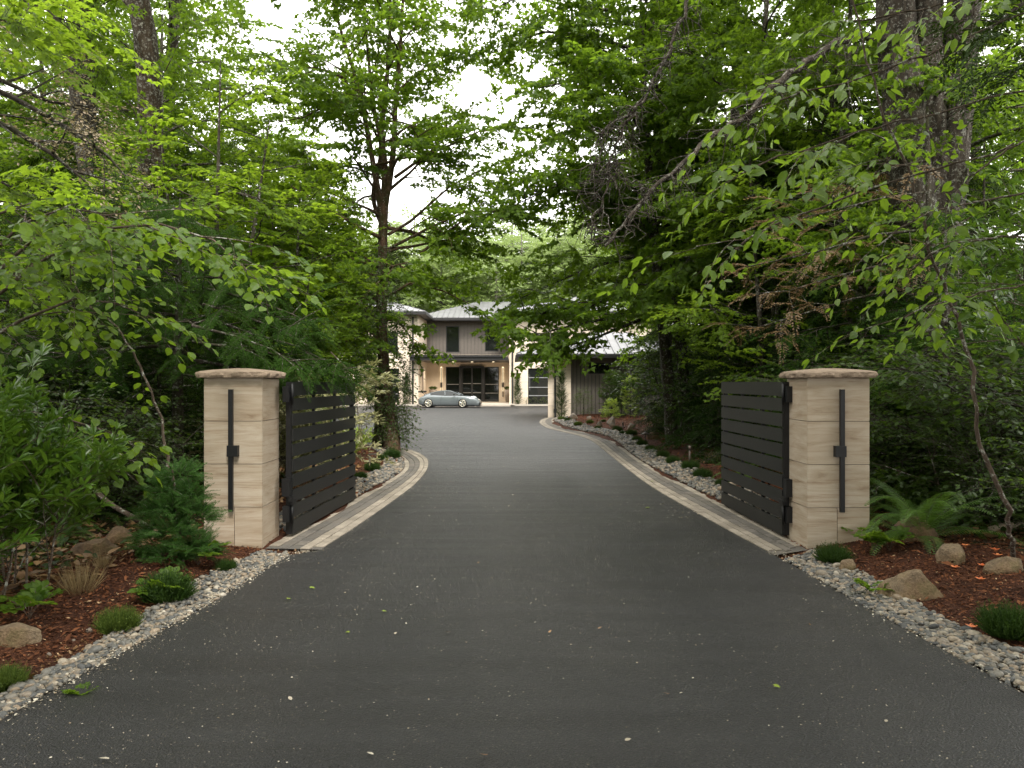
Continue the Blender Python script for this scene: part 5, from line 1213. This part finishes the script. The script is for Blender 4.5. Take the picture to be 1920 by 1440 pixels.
# conifer whose boughs drape the left pier and gate
p = Plant(206, LIB_FROND, .72, sp_gap=.105, sub_gap=.2, droop=.25, wander=.08, sub_len=.28, mint=.12, sp_pitch=(-45, -12)); g_ = p.r
P, rad = p.trunk([(-4.75, 11.3, -.1), (-4.75, 11.3, 2), (-4.7, 11.25, 4.4)], [.1, .07, .01], 9); p.crown_on(P, rad, 26, 1.9, 4.3, lambda t: 1.9 * (1 - t) ** .7 + .25, (-5, 12), droop=.25)
for L, Y in (([(360, 640), (440, 652), (520, 664), (600, 690), (655, 712)], 10.2), ([(360, 610), (440, 630), (510, 655), (560, 690)], 9.6), ([(400, 600), (470, 625), (560, 650), (610, 690)], 10.4), ([(380, 570), (450, 590), (530, 620), (580, 650)], 10.6), ([(380, 540), (470, 560), (550, 590), (600, 620)], 11), ([(360, 520), (450, 520), (520, 540)], 11.2)):
    p.limb(None, 0, 0, 0, .02, P=[H_(x, y, Y) for x, y in L])
stem_thing('conifer_tree', 'soft green conifer whose boughs drape over the left pier and gate top', 'tree', p, L_CONIF2, B_DARK)
# browned conifer boughs on the right
p = Plant(207, LIB_FROND_FAR, .5, sp_gap=.2, sub_gap=.42, droop=.1, mint=.1, sub_len=.25)
for L, Y in (([(1740, 360), (1660, 370), (1580, 390), (1500, 410), (1430, 420)], 12.0), ([(1740, 430), (1640, 440), (1540, 470), (1450, 490), (1400, 500)], 11.8), ([(1720, 480), (1640, 500), (1560, 520), (1480, 545), (1420, 550)], 11.9), ([(1740, 300), (1690, 310), (1640, 330)], 12.1), ([(1700, 540), (1600, 560), (1500, 590), (1400, 620)], 12.1)):
    p.limb(None, 0, 0, 0, .022, P=[H_(x, y, Y) for x, y in L])
p.w.tube([(*gr(1742, 930), -.1), H_(1742, 700, 12.2), H_(1742, 400, 12.2), H_(1738, 200, 12.2)], [.09, .08, .05, .02], 8)
stem_thing('browned_conifer', 'small conifer with drying orange brown boughs left of the massive maple', 'tree', p, L_BROWN, B_DARK)
# drooping dark conifer branch, top right corner
p = Plant(208, LIB_FROND_FAR, .8, sp_gap=.15, sub_gap=.3, droop=.3, mint=.1, sub_len=.3)
for L in ([(2050, -80), (1960, -20), (1900, 20), (1850, 60), (1825, 110)], [(2060, 40), (1990, 60), (1930, 110), (1880, 160)]): p.limb(None, 0, 0, 0, .03, P=[H_(x, y, 9.5) for x, y in L])
stem_thing('conifer_branch', 'dark conifer bough crossing the top right corner', 'branch', p, L_CONIF, B_DARK)
# clipped dwarf conifer at the foot of the left pier
p = Plant(209, LIB_FROND, .17, sp_gap=.035, sub_gap=.06, droop=-.3, wander=.1, sub_len=.25, mint=.15, sp_pitch=(0, 60)); bx, by = -3.24, 7.7
P, rad = p.trunk([(bx + .05, by, -.1), (bx, by, .5), (bx - .05, by, .95)], [.03, .025, .008], 7)
for lx, ly, lz, lr in ((.02, 0, .86, .17), (-.13, -.02, .72, .17), (.14, -.04, .66, .17), (0, -.12, .55, .18), (-.2, 0, .48, .19), (.2, -.02, .44, .2), (.02, -.2, .34, .2), (-.22, -.08, .22, .2), (.2, -.12, .2, .2), (.0, -.2, .12, .18), (.02, .15, .5, .2), (.24, .0, .1, .16), (-.2, .12, .3, .2)):
    for k in range(60):
        d_ = p.r.normal(size=3); d_[2] = abs(d_[2]) * .8 + .15; d_ /= np.linalg.norm(d_); q_ = lr * p.r.uniform(.45, .8)
        p.items.append((bx + lx + d_[0] * q_, by + ly + d_[1] * q_, lz + d_[2] * q_ * .8, math.atan2(d_[1], d_[0]), math.asin(d_[2]) * .9, p.r.uniform(-1.2, 1.2), p.r.uniform(.24, .36), p.r.integers(4)))
stem_thing('dwarf_conifer', 'small dense dwarf conifer with cupped sprays at the left pier foot', 'shrub', p, L_HINOKI, B_TWIG)
# bent bare stem and leaning stick
p = Plant(210, LIB_HAZEL, .9, sp_gap=.4, sub_gap=.5, mint=.6, sub_len=.2); S_ = resample([(*gr(385, 1052), -.05), H_(352, 980, 7.9), H_(318, 872, 8.1), H_(297, 770, 8.2), H_(248, 660, 8.3), H_(205, 600, 8.3), H_(160, 565, 8.3), H_(130, 500, 8.3)], 36); S_[:, :2] += p.r.normal(0, .012, (36, 2)); p.limb(None, 0, 0, 0, .022, P=S_, sub=False)
stem_thing('bent_sapling', 'thin bare crooked sapling leaning left from behind the dwarf conifer', 'sapling', p, L_HAZEL, B_TWIG)
t = thing('fallen_branch', 'leaning dead branch propped low behind the dwarf conifer', 'branch'); g = Geo(); P = resample([H_(165, 905, 8.6), H_(200, 940, 8.4), H_(245, 968, 8.2), (*gr(300, 1012), .06)], 14); g.tube(P, np.linspace(.022, .03, 14), 8, rough=.1, rng=p.r); g.build('dead_wood', B_TWIG, t)
# variegated shrub beyond the left gate, lime shrub below the maple
p = Plant(211, LIB_RHODO, 1.0, sp_gap=.13, sub_gap=.2, droop=.1, mint=.35, sub_len=.3, sp_pitch=(-30, 40))
for k in range(13): p.limb((-3.85 + p.r.normal(0, .2), 12.9 + p.r.normal(0, .3), 0), p.r.uniform(0, 6.28), R(p.r.uniform(70, 86)), p.r.uniform(1.2, 1.9), .014, subel=.2)
for L in ([(620, 660), (650, 690), (668, 740), (672, 785)],): p.limb(None, 0, 0, 0, .008, P=[H_(x, y, 12.7) for x, y in L])
stem_thing('variegated_shrub', 'cream and green leaved shrub showing beyond the open left gate', 'shrub', p, L_VARIE, B_TWIG)
p = Plant(212, LIB_RHODO, .62, sp_gap=.09, sub_gap=.14, droop=0, mint=.3, sub_len=.35, sp_pitch=(0, 60))
for k in range(30): p.limb((-3.95 + p.r.normal(0, .25), 17.0 + p.r.normal(0, .4), 0), p.r.uniform(0, 6.28), R(p.r.uniform(50, 85)), p.r.uniform(.4, .75), .01, subel=.6)
stem_thing('lime_shrub', 'fresh yellow green shrub at the foot of the ivy-clad maple', 'shrub', p, L_LIME, B_TWIG)
# right side undergrowth with visible bigger leaves by the fern
p = Plant(213, LIB_VINE, .75, sp_gap=.2, sub_gap=.28, droop=.3, mint=.2, sub_len=.35, sp_pitch=(-30, 15))
for k in range(12): p.limb((5.55 + p.r.normal(0, .35), 9.3 + p.r.normal(0, .3), 0), p.r.uniform(0, 6.28), R(p.r.uniform(62, 85)), p.r.uniform(.6, 1.3), .012, subel=.1)
stem_thing('thimbleberry_bush', 'lobed-leaf bush in the shade right of the sword fern', 'bush', p, L_DEEP, B_TWIG)
p = Plant(214, LIB_LAUREL, 1.0, sp_gap=.16, sub_gap=.25, droop=.1, mint=.3, sub_len=.3, sp_pitch=(0, 50))
for L, Y in (([(1990, 640), (1940, 560), (1900, 500), (1870, 460)], 7.0), ([(1990, 700), (1930, 660), (1880, 600), (1850, 560)], 7.2), ([(2000, 560), (1950, 480), (1920, 420)], 6.8)): p.limb(None, 0, 0, 0, .015, P=[H_(x, y, Y) for x, y in L])
p.w.tube([(*gr(1985, 1000), -.1), H_(1990, 800, 7.1), H_(1992, 600, 7.0)], [.03, .025, .015], 6)
stem_thing('rhododendron', 'rhododendron with long narrow leaves at the right edge', 'shrub', p, L_LAUREL, B_TWIG)
# ---------------------------------------------------------------- ferns, tufts, rocks, lights, litter
M_STEM = m_plain('fern_stem', (.05, .07, .02), .7)
def fern(seed, x, y, n, L, label, lift=(35, 80)):
    t = thing('sword_fern', label, 'fern', (x, y, gz(x, y) - .02), group='sword ferns in the wood edge'); g, st = make_fern(seed, n, L, lift=lift); g.build('fronds', L_FERN, t); st.build('stems', M_STEM, t); return t
fern(1, 4.28, 8.28, 22, 1.25, 'large sword fern arching across the front of the right pier', (30, 80))
f2 = fern(2, 4.75, 9.6, 16, 1.0, 'sword fern in deep shade behind the large one')
FG = 'sword ferns in the wood edge'
for x, y, s, rz, lab in ((5.2, 10.6, 1.1, 40, 'sword fern under the feathery conifer right of the pier'), (-4.7, 8.3, .6, 90, 'small fern on the forest floor left of the dwarf conifer'), (-4.9, 9.2, .75, 200, 'fern in the dark left of the leaning dead branch'), (5.9, 9.4, .9, 130, 'sword fern above the pale log'), (3.9, 13.4, .7, 10, 'fern in the mulched bed behind the right gate'), (-6.2, 7.6, .8, 300, 'fern deep in the shade behind the laurel')):
    dup(f2, (x, y, gz(x, y) - .02), R(rz), s, lab, FG)

TP = {}
def tuft(kind, px, py, w, label, h=1.0):
    x, y = gr(px, py); W = w * y / F_PX
    if kind not in TP:
        mats = dict(heather=L_GRASS, light=L_GRASSL, straw=L_STRAW)[kind]
        t = thing('heather_tuft' if kind != 'straw' else 'grass_tuft', label, 'low plant', group='low tufts edging the gravel')
        make_tuft(len(TP) + 3, mats, 900 if kind != 'straw' else 170, .30 if kind != 'straw' else .42, .36, 'heather' if kind != 'straw' else 'grass', t); TP[kind] = t
    else: t = dup(TP[kind], (0, 0, 0), 0, 1, label, 'low tufts edging the gravel')
    t.location = (x, y, gz(x, y)); t.rotation_euler = (0, 0, random.Random(px).uniform(0, 6)); s = W / .70; t.scale = (s, s, s * h * 1.35); return t
for a in [('heather', 312, 1128, 100, 'broad heather tuft beside the left gravel, young leafy seedling in front'), ('light', 222, 1182, 80, 'low spreading green tuft on the left gravel edge'), ('heather', 424, 1070, 40, 'small tuft at the foot of the left pier'), ('light', 8, 1290, 80, 'bright tuft cut by the left edge'),
          ('straw', 150, 1132, 90, 'dry straw coloured grass tuft on the red mulch'), ('straw', 192, 1092, 45, 'smaller dry grass tuft below the brown boulders'), ('heather', 275, 1070, 40, 'dark tuft under the dwarf conifer'),
          ('heather', 1562, 1058, 66, 'dark tuft at the foot of the right pier'), ('heather', 1893, 1200, 110, 'large dark heather mound at the right edge'),
          ('heather', 735, 866, 34, 'round tuft at the base of the ivy-clad trunk'), ('heather', 718, 873, 20, 'small dark tuft left of the round one by the trunk'), ('heather', 698, 890, 32, 'tuft behind the square path light'), ('heather', 676, 908, 26, 'tuft near the free end of the left gate'),
          ('light', 1053, 791, 15, 'light tuft at the bed tip below the wall cypress'), ('heather', 1065, 797, 14, 'second tuft from the bed tip'), ('light', 1084, 805, 17, 'third tuft from the bed tip'), ('light', 1106, 802, 14, 'yellow green tuft on the far mulch'), ('heather', 1131, 797, 10, 'small tuft left of the grey block stone'), ('heather', 1121, 811, 13, 'tuft in front of the pale stone'),
          ('heather', 1157, 816, 19, 'tuft at the gravel edge left of the nearest far path light'), ('heather', 1168, 823, 14, 'tuft beside the slim path light'), ('heather', 1184, 826, 22, 'wider tuft midway along the far bed'), ('heather', 1194, 835, 18, 'dark tuft before the hat shaped path light'), ('heather', 1204, 842, 22, 'tuft left of the hat shaped path light post'),
          ('heather', 1219, 853, 20, 'dark tuft right of the hat shaped path light'), ('heather', 1243, 865, 26, 'tuft at the foot of the dark leaning stems'), ('heather', 1262, 879, 28, 'tuft in shade, nearer than the leaning stems'), ('heather', 1295, 893, 34, 'tuft around the nearest path light'), ('heather', 1317, 905, 36, 'dark tuft just past the nearest path light'), ('heather', 1356, 922, 30, 'tuft against the free end of the right gate'), ('straw', 1340, 880, 34, 'golden dry tuft in the dark bed')]:
    tuft(*a)
# leafy seedlings
sd_ = Plant(301, [make_spray(np.random.default_rng(4), .12, .03, .075, 'hazel', 1, droop=0, ang=(40, 80), pit=(-5, 35))], 1)
t0 = None
for k, (px, py, s, lab) in enumerate([(303, 1128, 1.0, 'broad-leaved seedling in front of the heather tuft'), (372, 1068, 1.2, 'round-leaved seedling between dwarf conifer and pier'), (1640, 1048, 1.0, 'leafy seedling beside the right pier corner'), (1612, 1030, 1.0, 'seedling touching the right pier face'), (1668, 1052, 1.0, 'seedling beside the slanted slab rock'), (55, 1178, 1.0, 'seedling at the edge of the laurel'), (1640, 1118, .7, 'tiny weed in the right gravel'), (150, 1300, .4, 'pale weed in the left gravel')]):
    x, y = gr(px, py)
    if t0 is None:
        t0 = thing('seedling', lab, 'plant', group='broad-leaved seedlings'); pl = Plant(302, sd_.lib, 1.0); 
        for q in range(9): a = pl.r.uniform(0, 6.28); S = np.array([(0, 0, 0), (math.cos(a) * .03, math.sin(a) * .03, .05), (math.cos(a) * .07, math.sin(a) * .07, .09)]) * pl.r.uniform(.7, 1.3); pl.w.tube(S, [.003, .002, .0015], 4); pl.spray(S[-1], a, R(pl.r.uniform(0, 50)))
        pl.w.build('stems', B_TWIG, t0); c = Geo(); place(c, pl.lib, pl.items, pl.r); c.build('leaves', [L_HAZEL, B_TWIG], t0)
    else: t = dup(t0, (0, 0, 0), 0, 1, lab, 'broad-leaved seedlings'); 
    t_ = t0 if k == 0 else t; t_.location = (x, y, gz(x, y)); t_.scale = (s,) * 3; t_.rotation_euler = (0, 0, k * 1.3)

# rocks
M_R1 = m_rock('tan_boulder', (.085, .062, .04), (.26, .195, .125), .35); M_R2 = m_rock('brown_boulder', (.06, .04, .025), (.16, .11, .07), .3); M_R3 = m_rock('grey_stone', (.10, .09, .08), (.30, .27, .23))
RG = 'boulders in the mulch'
def rock(px0, px1, py0, py1, mat, label, deep=.75, tilt=(0, 0), seed=None):
    w = px1 - px0; x, y = gr((px0 + px1) / 2, py1 - 3); sc = y / F_PX; W, H = w * sc, (py1 - py0) * sc; D = max(W * deep, H)
    seed = seed or int(abs(px0)) + 7; g = make_rock(seed, (W * 1.12, D * 1.1, H * 1.75), mat, sub=ICO4 if y < 12 else ICO3); o = g.build('boulder', mat)
    o.location = (x, y + D * .4, gz(x, y + D * .4) + H * .22); o.rotation_euler = (R(tilt[0]), R(tilt[1]), R((seed * 37) % 30 - 15)); return tag(o, label, 'rock', RG)
rock(1726, 1778, 958, 1002, M_R2, 'rounded dark boulder behind the sword fern'); rock(1678, 1766, 1002, 1047, M_R2, 'slanted slab rock rising to the right below the fern', .6, (0, -14)); rock(1825, 1878, 964, 993, M_R2, 'dark rock at the back of the right mulch')
rock(1671, 1782, 1084, 1134, M_R1, 'largest tan boulder beside the right gravel'); rock(1769, 1828, 1054, 1089, M_R1, 'flat-topped tan rock behind the largest one'); rock(1862, 1935, 1082, 1113, M_R1, 'mossy rock cut by the right edge'); rock(1575, 1606, 1050, 1077, M_R1, 'small upright tan rock near the right pier')
rock(130, 206, 1042, 1076, M_R2, 'low brown boulder, nearer of the left pair'); rock(176, 250, 1016, 1050, M_R2, 'brown boulder behind its lower neighbour on the left'); rock(-30, 54, 1182, 1228, M_R1, 'tan boulder cut by the left edge')
for a in ((1139, 1156, 790, 805, M_R3, 'squarish grey block stone in the far bed'), (1177, 1192, 804, 815, M_R3, 'pointed stone right of the grey block'), (1143, 1153, 803, 811, M_R3, 'small pale stone in front of the grey block'), (1119, 1130, 799, 810, M_R3, 'pale stone left of the grey block'), (1068, 1086, 784, 796, M_R3, 'flat grey stone at the wing wall foot'),
          (1217, 1240, 822, 838, M_R2, 'dark stone behind the hat shaped path light'), (1290, 1304, 812, 828, M_R3, 'upright stone under the dark conifers'), (1238, 1250, 832, 842, M_R2, 'small dark stone beside the leaning stems'), (1100, 1110, 789, 796, M_R3, 'little stone by the siding')): rock(*a)
for px, py, w, lab in ((165, 1191, 13, 'single pale pebble out on the mulch'), (91, 1233, 9, 'small white pebble nearer on the mulch'), (136, 1207, 7, 'little grey pebble beside the pale one')):
    rock(px - w / 2, px + w / 2, py - w * .6, py, M_R3, lab, .8)
t = thing('pale_log', 'short bleached log lying on the right mulch', 'log'); g = Geo(); a, b = np.array([*gr(1856, 1021), .0]), np.array([*gr(1925, 1017), .0]); a[2] = gz(*a[:2]) + .05; b[2] = gz(*b[:2]) + .05
g.tube(resample([a, a * .6 + b * .4 + [0, 0, .012], b], 10), np.linspace(.035, .045, 10), 10, cap=True, rough=.06, rng=np.random.default_rng(2)); g.build('bleached_wood', m_plain('bleached_wood', (.42, .34, .24), .8, bump=.5), t)

# path lights
def path_light(px, pytop, pybot, kind, label):
    x, y = gr(px, pybot); H = (pybot - pytop) * y / F_PX; t = thing('path_light', label, 'garden light', (x, y, gz(x, y)), group='path lights in the beds')
    g = Geo(); g.tube([(0, 0, -.05), (0, 0, H)], .014 if kind == 'hat' else .02, 8, cap=True); g.build('post', M_BRONZE, t); g = Geo()
    if kind == 'hat': g.tube([(0, 0, H - .05), (0, 0, H - .02), (0, 0, H + .02)], [.12, .085, .012], 20, cap=True)
    elif kind == 'bar': g.box(-.02, .16, -.03, .03, H, H + .03)
    else: g.tube([(0, 0, H - .06), (0, 0, H + .02)], .03, 12, cap=True)
    g.build('lamp_head', M_BRONZE, t)
M_BRONZE = m_plain('aged_bronze', (.06, .045, .035), .55, .3)
path_light(693, 861, 891, 'bar', 'grey path light with flat sideways head behind the left gate'); path_light(1168, 801, 816, 'post', 'slim bollard light in the far bed'); path_light(1210, 818, 842, 'hat', 'path light with round hat in the far bed'); path_light(1293, 850, 893, 'post', 'nearest bollard light in the dark bed')

# cypresses, pots, bed planting by the house
def column(x, y, H, w, lib, leaf, label, name='cypress', seed=5, n=260, sc=.35, z=0, prof=None):
    r = np.random.default_rng(seed); it = []; t = thing(name, label, 'shrub', (x, y, z))
    for k in range(n):
        u = r.random() ** .8; a = r.uniform(0, 6.28); ww = w / 2 * (prof(u) if prof else min(1, (1 - u) * 1.6 + .08) * min(1, u * 6 + .5)); q = ww * r.uniform(.3, .8); it.append((math.cos(a) * q, math.sin(a) * q, u * H * .93, a, R(r.uniform(40, 85)) if prof is None else R(r.uniform(-20, 70)), 0, sc * r.uniform(.7, 1.2), r.integers(len(lib))))
    c = Geo(); place(c, lib, it, r); c.build('foliage', [leaf, B_TWIG], t); g = Geo(); g.tube([(0, 0, -.1), (0, 0, H * .8)], [.03, .01], 6); g.build('stems', B_DARK, t); return t
cy1 = column(HX(1053, 39.5), 39.45, 2.35, .48, LIB_FROND_FAR, L_CONIF2, 'narrow cypress against the cream pier of the wing', sc=.36)
z_ = .07
for px, Y, s, lab in ((763, 59.55, 1.05, 'narrow cypress left of the rain chain'), (971, 59.6, 1.05, 'narrow cypress beside the right downpipe')): dup(cy1, (HX(px, Y), Y, z_), 1, s, lab)
dome = lambda u: math.sin(math.pi * min(1, u * .8 + .2)) ** .6
column(HX(1096, 38), 38.6, 1.35, 1.1, LIB_MID, L_DEEP, 'dark bushy shrub against the ribbed siding', 'bed_shrub', 6, 150, .55, .1, dome)
column(HX(1150, 37.5), 38, 2.3, 1.1, LIB_RHODO, L_DEEP, 'tall dark bronze-leaved shrub at the end of the siding', 'bed_shrub', 7, 190, 1.0, .1, dome)
column(HX(1168, 36.5), 37, 2.1, .8, LIB_FROND_FAR, L_CONIF2, 'weeping conifer standing between dark and lime shrubs', 'bed_shrub', 8, 170, .5, .1, dome)
column(HX(1184, 36), 36.3, 2.1, .75, LIB_RHODO, L_LIME, 'upright lime yellow shrub in the far bed', 'bed_shrub', 9, 120, .8, .1, dome)
column(HX(1199, 36), 36.4, 1.4, .6, LIB_FROND_FAR, L_CONIF, 'dark cone shaped conifer right of the lime shrub', 'bed_shrub', 10, 120, .4, .1)
column(HX(1148, 35.5), 35.9, .85, .9, LIB_RHODO, L_LIME, 'rounded bright green shrub in front of the siding', 'bed_shrub', 11, 90, .7, .1, dome)
column(HX(1227, 29), 28.6, .9, .8, LIB_MID, L_LIME, 'yellow green shrub left of the leaning stems', 'bed_shrub', 12, 80, .4, .1, dome)
column(HX(1252, 22.5), 22.0, 1.15, .9, LIB_FROND_FAR, L_CONIF2, 'weeping green shrub beside the leaning stems', 'bed_shrub', 13, 130, .5, .1, dome)
column(HX(1225, 27), 27, .5, .6, LIB_GRASSY if 'LIB_GRASSY' in globals() else LIB_MID, L_STRAW, 'straw coloured clump in the far bed', 'bed_shrub', 14, 40, .35, .1, dome)
for px, lab in ((987, 'clipped ball shrub below the right window, left one'), (1003, 'pale low shrub between the clipped balls'), (1019, 'clipped ball shrub near the wing')):
    column(HX(px, 59.6), 59.75, .55, .75, LIB_SMALL, L_GRASSL if px == 1003 else L_MAPLE, lab, 'ball_shrub', px, 70, .35, .07, dome)
M_POT = m_plain('stone_planter', (.26, .21, .17), .75)
for px, Y, lab in ((953, 64.0, 'tall stone planter right of the entrance'), (812, 64.0, 'stone planter behind the parked car')):
    t = thing('planter', lab, 'planter', (HX(px, Y), Y, .16)); g = Geo(); g.tube([(0, 0, 0), (0, 0, .55), (0, 0, 1.0)], [.20, .27, .33], 16, cap=True); g.build('pot', M_POT, t)
    it = [(math.cos(k * 2.4) * .12, math.sin(k * 2.4) * .12, 1.0, k * 2.4, R(30 + (k * 13) % 50), 0, .8, k % 4) for k in range(26)]; c = Geo(); place(c, LIB_RHODO, it, np.random.default_rng(3)); c.build('foliage', [L_DEEP, B_TWIG], t)

# ---------------------------------------------------------------- litter: petals, chips, leaves
r_ = np.random.default_rng(77)
def on_drive(n, y0, y1, bias=1.0):
    P = []
    while len(P) < n:
        y = y0 + (y1 - y0) * r_.random() ** bias; xl, xr = np.interp(y, EL[:, 1], EL[:, 0]) if y < 22 else -2.5, np.interp(y, ER[:, 1], ER[:, 0]); u = r_.random()
        if r_.random() < .45: u = r_.beta(.5, 4) if r_.random() < .6 else 1 - r_.beta(.5, 4)
        X_ = xl + (xr - xl) * u
        if mnoise.noise((X_ * .9, y * .5, 4.0)) + r_.normal(0, .18) > -.02 or r_.random() < .15: P.append((X_, y))
    return np.array(P)
def flat_litter(name, P, z, size, kind, mat, label, pit=.25, wide=1.0):
    n = len(P); V, F = LEAF[kind]; g = Geo(); s = size * r_.lognormal(0, .3, n); strew(g, V, F, np.column_stack([P, z + s * .12]), ypr(r_.uniform(0, 6.28, n), r_.normal(0, pit, n), r_.normal(0, pit, n)), np.column_stack([s, s * wide, s]), r_.random(n), 0, False)
    return tag(g.build(name, mat), label, None, None, 'stuff')
M_PETAL = leaf_mat('dry_petal', (.24, .18, .11), (.58, .54, .44), (.4, .35, .25), .15)
flat_litter('fallen_petals', on_drive(1900, 2.6, 14, 1.15), .014, .0095, 'oval', M_PETAL, 'cream petals and bud scales strewn over the drive', wide=1.3)
flat_litter('fallen_petals', on_drive(1500, 10, 34, 1.0), .014, .016, 'oval', M_PETAL, 'cream petals farther along the drive', wide=1.5)
flat_litter('fine_grit', on_drive(17000, 2.5, 12, 1.2), .013, .0042, 'oval', leaf_mat('grit', (.07, .06, .045), (.42, .37, .29), (.1, .1, .1), .02, .9, .1), 'fine grit and flower dust settled in the asphalt', wide=1.8)
ed = []
for E, sg in ((EL, -1), (ER, 1)):
    for k in range(1700):
        y = r_.uniform(2.8, 8.4); ed.append((np.interp(y, E[:, 1], E[:, 0]) + sg * r_.normal(.03, .05), y))
ed = np.array([e for k, e in enumerate(ed) if k < 1700 or r_.random() < .35]); flat_litter('petal_drift', ed, .02, .011, 'oval', M_PETAL, 'pale drift of petals caught along the drive edges', wide=1.6)
M_DRYL = leaf_mat('dry_leaf', (.10, .05, .02), (.34, .20, .09), (.2, .1, .04), .2)
LG = 'single leaves fallen on the drive'
for k, (px, py, s, kd) in enumerate([(722, 1152, .07, 'g'), (650, 1190, .06, 'g'), (742, 1192, .075, 'c'), (845, 1191, .08, 'b'), (1028, 1192, .06, 'b'), (1180, 1210, .05, 'c'), (1255, 1308, .07, 'b'), (895, 1060, .05, 'b'), (1120, 1184, .06, 'b'), (1218, 955, .12, 'g'), (1225, 905, .1, 'g'), (1457, 1296, .08, 'g'), (1520, 1178, .05, 'b'), (545, 1128, .08, 'g'), (585, 1108, .09, 'g'), (915, 1424, .08, 'b'), (1172, 1398, .07, 'c'), (205, 1434, .10, 'c'), (1660, 1362, .06, 'c'), (700, 1425, .08, 'c'), (970, 960, .06, 'b'), (1035, 828, .14, 'b')]):
    s *= .6; x, y = gr(px, py); g = Geo(); V, F = LEAF['maple' if kd == 'g' else 'birch']; V = V * [1, 1, -1.2 if kd == 'b' else 1]; strew(g, V, F, np.array([(x, y, .02 + s * .12)]), ypr(np.array([px * 1.7]), np.array([.12]), np.array([.2])), np.array([(s, s * .9, s)]), np.array([.3 + .5 * r_.random()]))
    o = g.build('fallen_leaf', {'g': L_LIME, 'c': M_PETAL, 'b': M_DRYL}[kd])
    tag(o, {'g': 'yellow green maple leaf lying flat on the asphalt', 'c': 'pale cream leaf scrap on the asphalt', 'b': 'curled brown dry leaf on the asphalt'}[kd], 'leaf', {'g': 'green leaves fallen on the drive', 'c': 'cream scraps fallen on the drive', 'b': 'brown leaves fallen on the drive'}[kd])
M_BLOOM = leaf_mat('orange_blossom', (.65, .13, .04), (.80, .28, .10), (.8, .25, .08), .3)
for px, py in ((1871, 1078), (1790, 1092), (1842, 1093), (1855, 1097), (1838, 1115), (1822, 1182), (1810, 1058), (1866, 1068)):
    x, y = gr(px, py); g = Geo(); n = 5; strew(g, *LEAF['oval'], np.repeat([(0, 0, 0)], n, 0), ypr(np.arange(n) * 1.257 + px, np.full(n, .45), np.zeros(n)), np.full((n, 3), .05), r_.random(n)); o = g.build('fallen_blossom', M_BLOOM); o.location = (x, y, gz(x, y) + .012)
    tag(o, 'orange blossom fallen on the right mulch', 'blossom', 'orange blossoms fallen on the mulch')
# bark chips and woodland leaf litter
def in_bed(n, xr, yr, dmin, dmax):
    P = np.column_stack([r_.uniform(*xr, n), r_.uniform(*yr, n)]); d = poly_dist(P, POLY); P = P[(d > dmin) & (d < dmax)]; return P
def litter3(name, P, size, kind, mat, label, wide, pit=.35):
    n = len(P); V, F = LEAF[kind]; g = Geo(); s = size * r_.lognormal(0, .35, n); strew(g, V, F, np.column_stack([P, ground_h(P) + s * .18]), ypr(r_.uniform(0, 6.28, n), r_.normal(0, pit, n), r_.normal(0, pit, n)), np.column_stack([s, s * wide, s]), r_.random(n), 0, False)
    return tag(g.build(name, mat), label, None, None, 'stuff')
M_CHIP = leaf_mat('bark_chip', (.030, .010, .005), (.17, .065, .028), (.1, .03, .01), .02, .9, .15); M_CHIPL = leaf_mat('pale_chip', (.22, .12, .06), (.42, .28, .16), (.1, .03, .01), .02, .9, .15)
litter3('bark_chips', np.concatenate([in_bed(34000, (-6.5, -2.7), (3.2, 9.5), .38, 2.2), in_bed(34000, (3.1, 7), (4.2, 10.5), .45, 3.3)]), .034, 'needle', M_CHIP, 'shredded red brown bark mulch', 2.2)
litter3('bark_chips', np.concatenate([in_bed(3000, (-6.5, -2.7), (3.2, 9.5), .35, 2.2), in_bed(3000, (3.1, 7), (4.2, 10.5), .4, 3.3)]), .02, 'needle', M_CHIPL, 'pale flecks of fresh wood in the mulch', 2.6)
litter3('bark_chips', np.concatenate([in_bed(6000, (-6, -1.7), (9.5, 22), .7, 2.6), in_bed(22000, (2.2, 9), (10.5, 39), 1.1, 5)]), .06, 'needle', M_CHIP, 'bark mulch in the farther beds', 2.2)
litter3('leaf_litter', np.concatenate([in_bed(16000, (-9, -3), (6, 16), 1.2, 8), in_bed(16000, (3, 10), (6.5, 18), 2.4, 8)]), .07, 'birch', M_DRYL, 'brown leaf litter on the woodland floor', 1.0, .4)
litter3('ground_cover', np.concatenate([in_bed(7000, (-9, -3.6), (6.5, 14), 1.5, 7), in_bed(7000, (4, 9), (7, 14), 2.6, 7)]), .06, 'hazel', L_DEEP, 'low green ground cover between the litter', 1.0, .5)
litter3('gravel_debris', np.concatenate([in_bed(5200, (-3.2, -2.2), (3.2, 8.5), .02, .45), in_bed(5200, (2.6, 3.6), (4, 8.5), .02, .45)]), .018, 'oval', M_DRYL, 'brown bud scales caught among the pebbles', 1.2, .5)
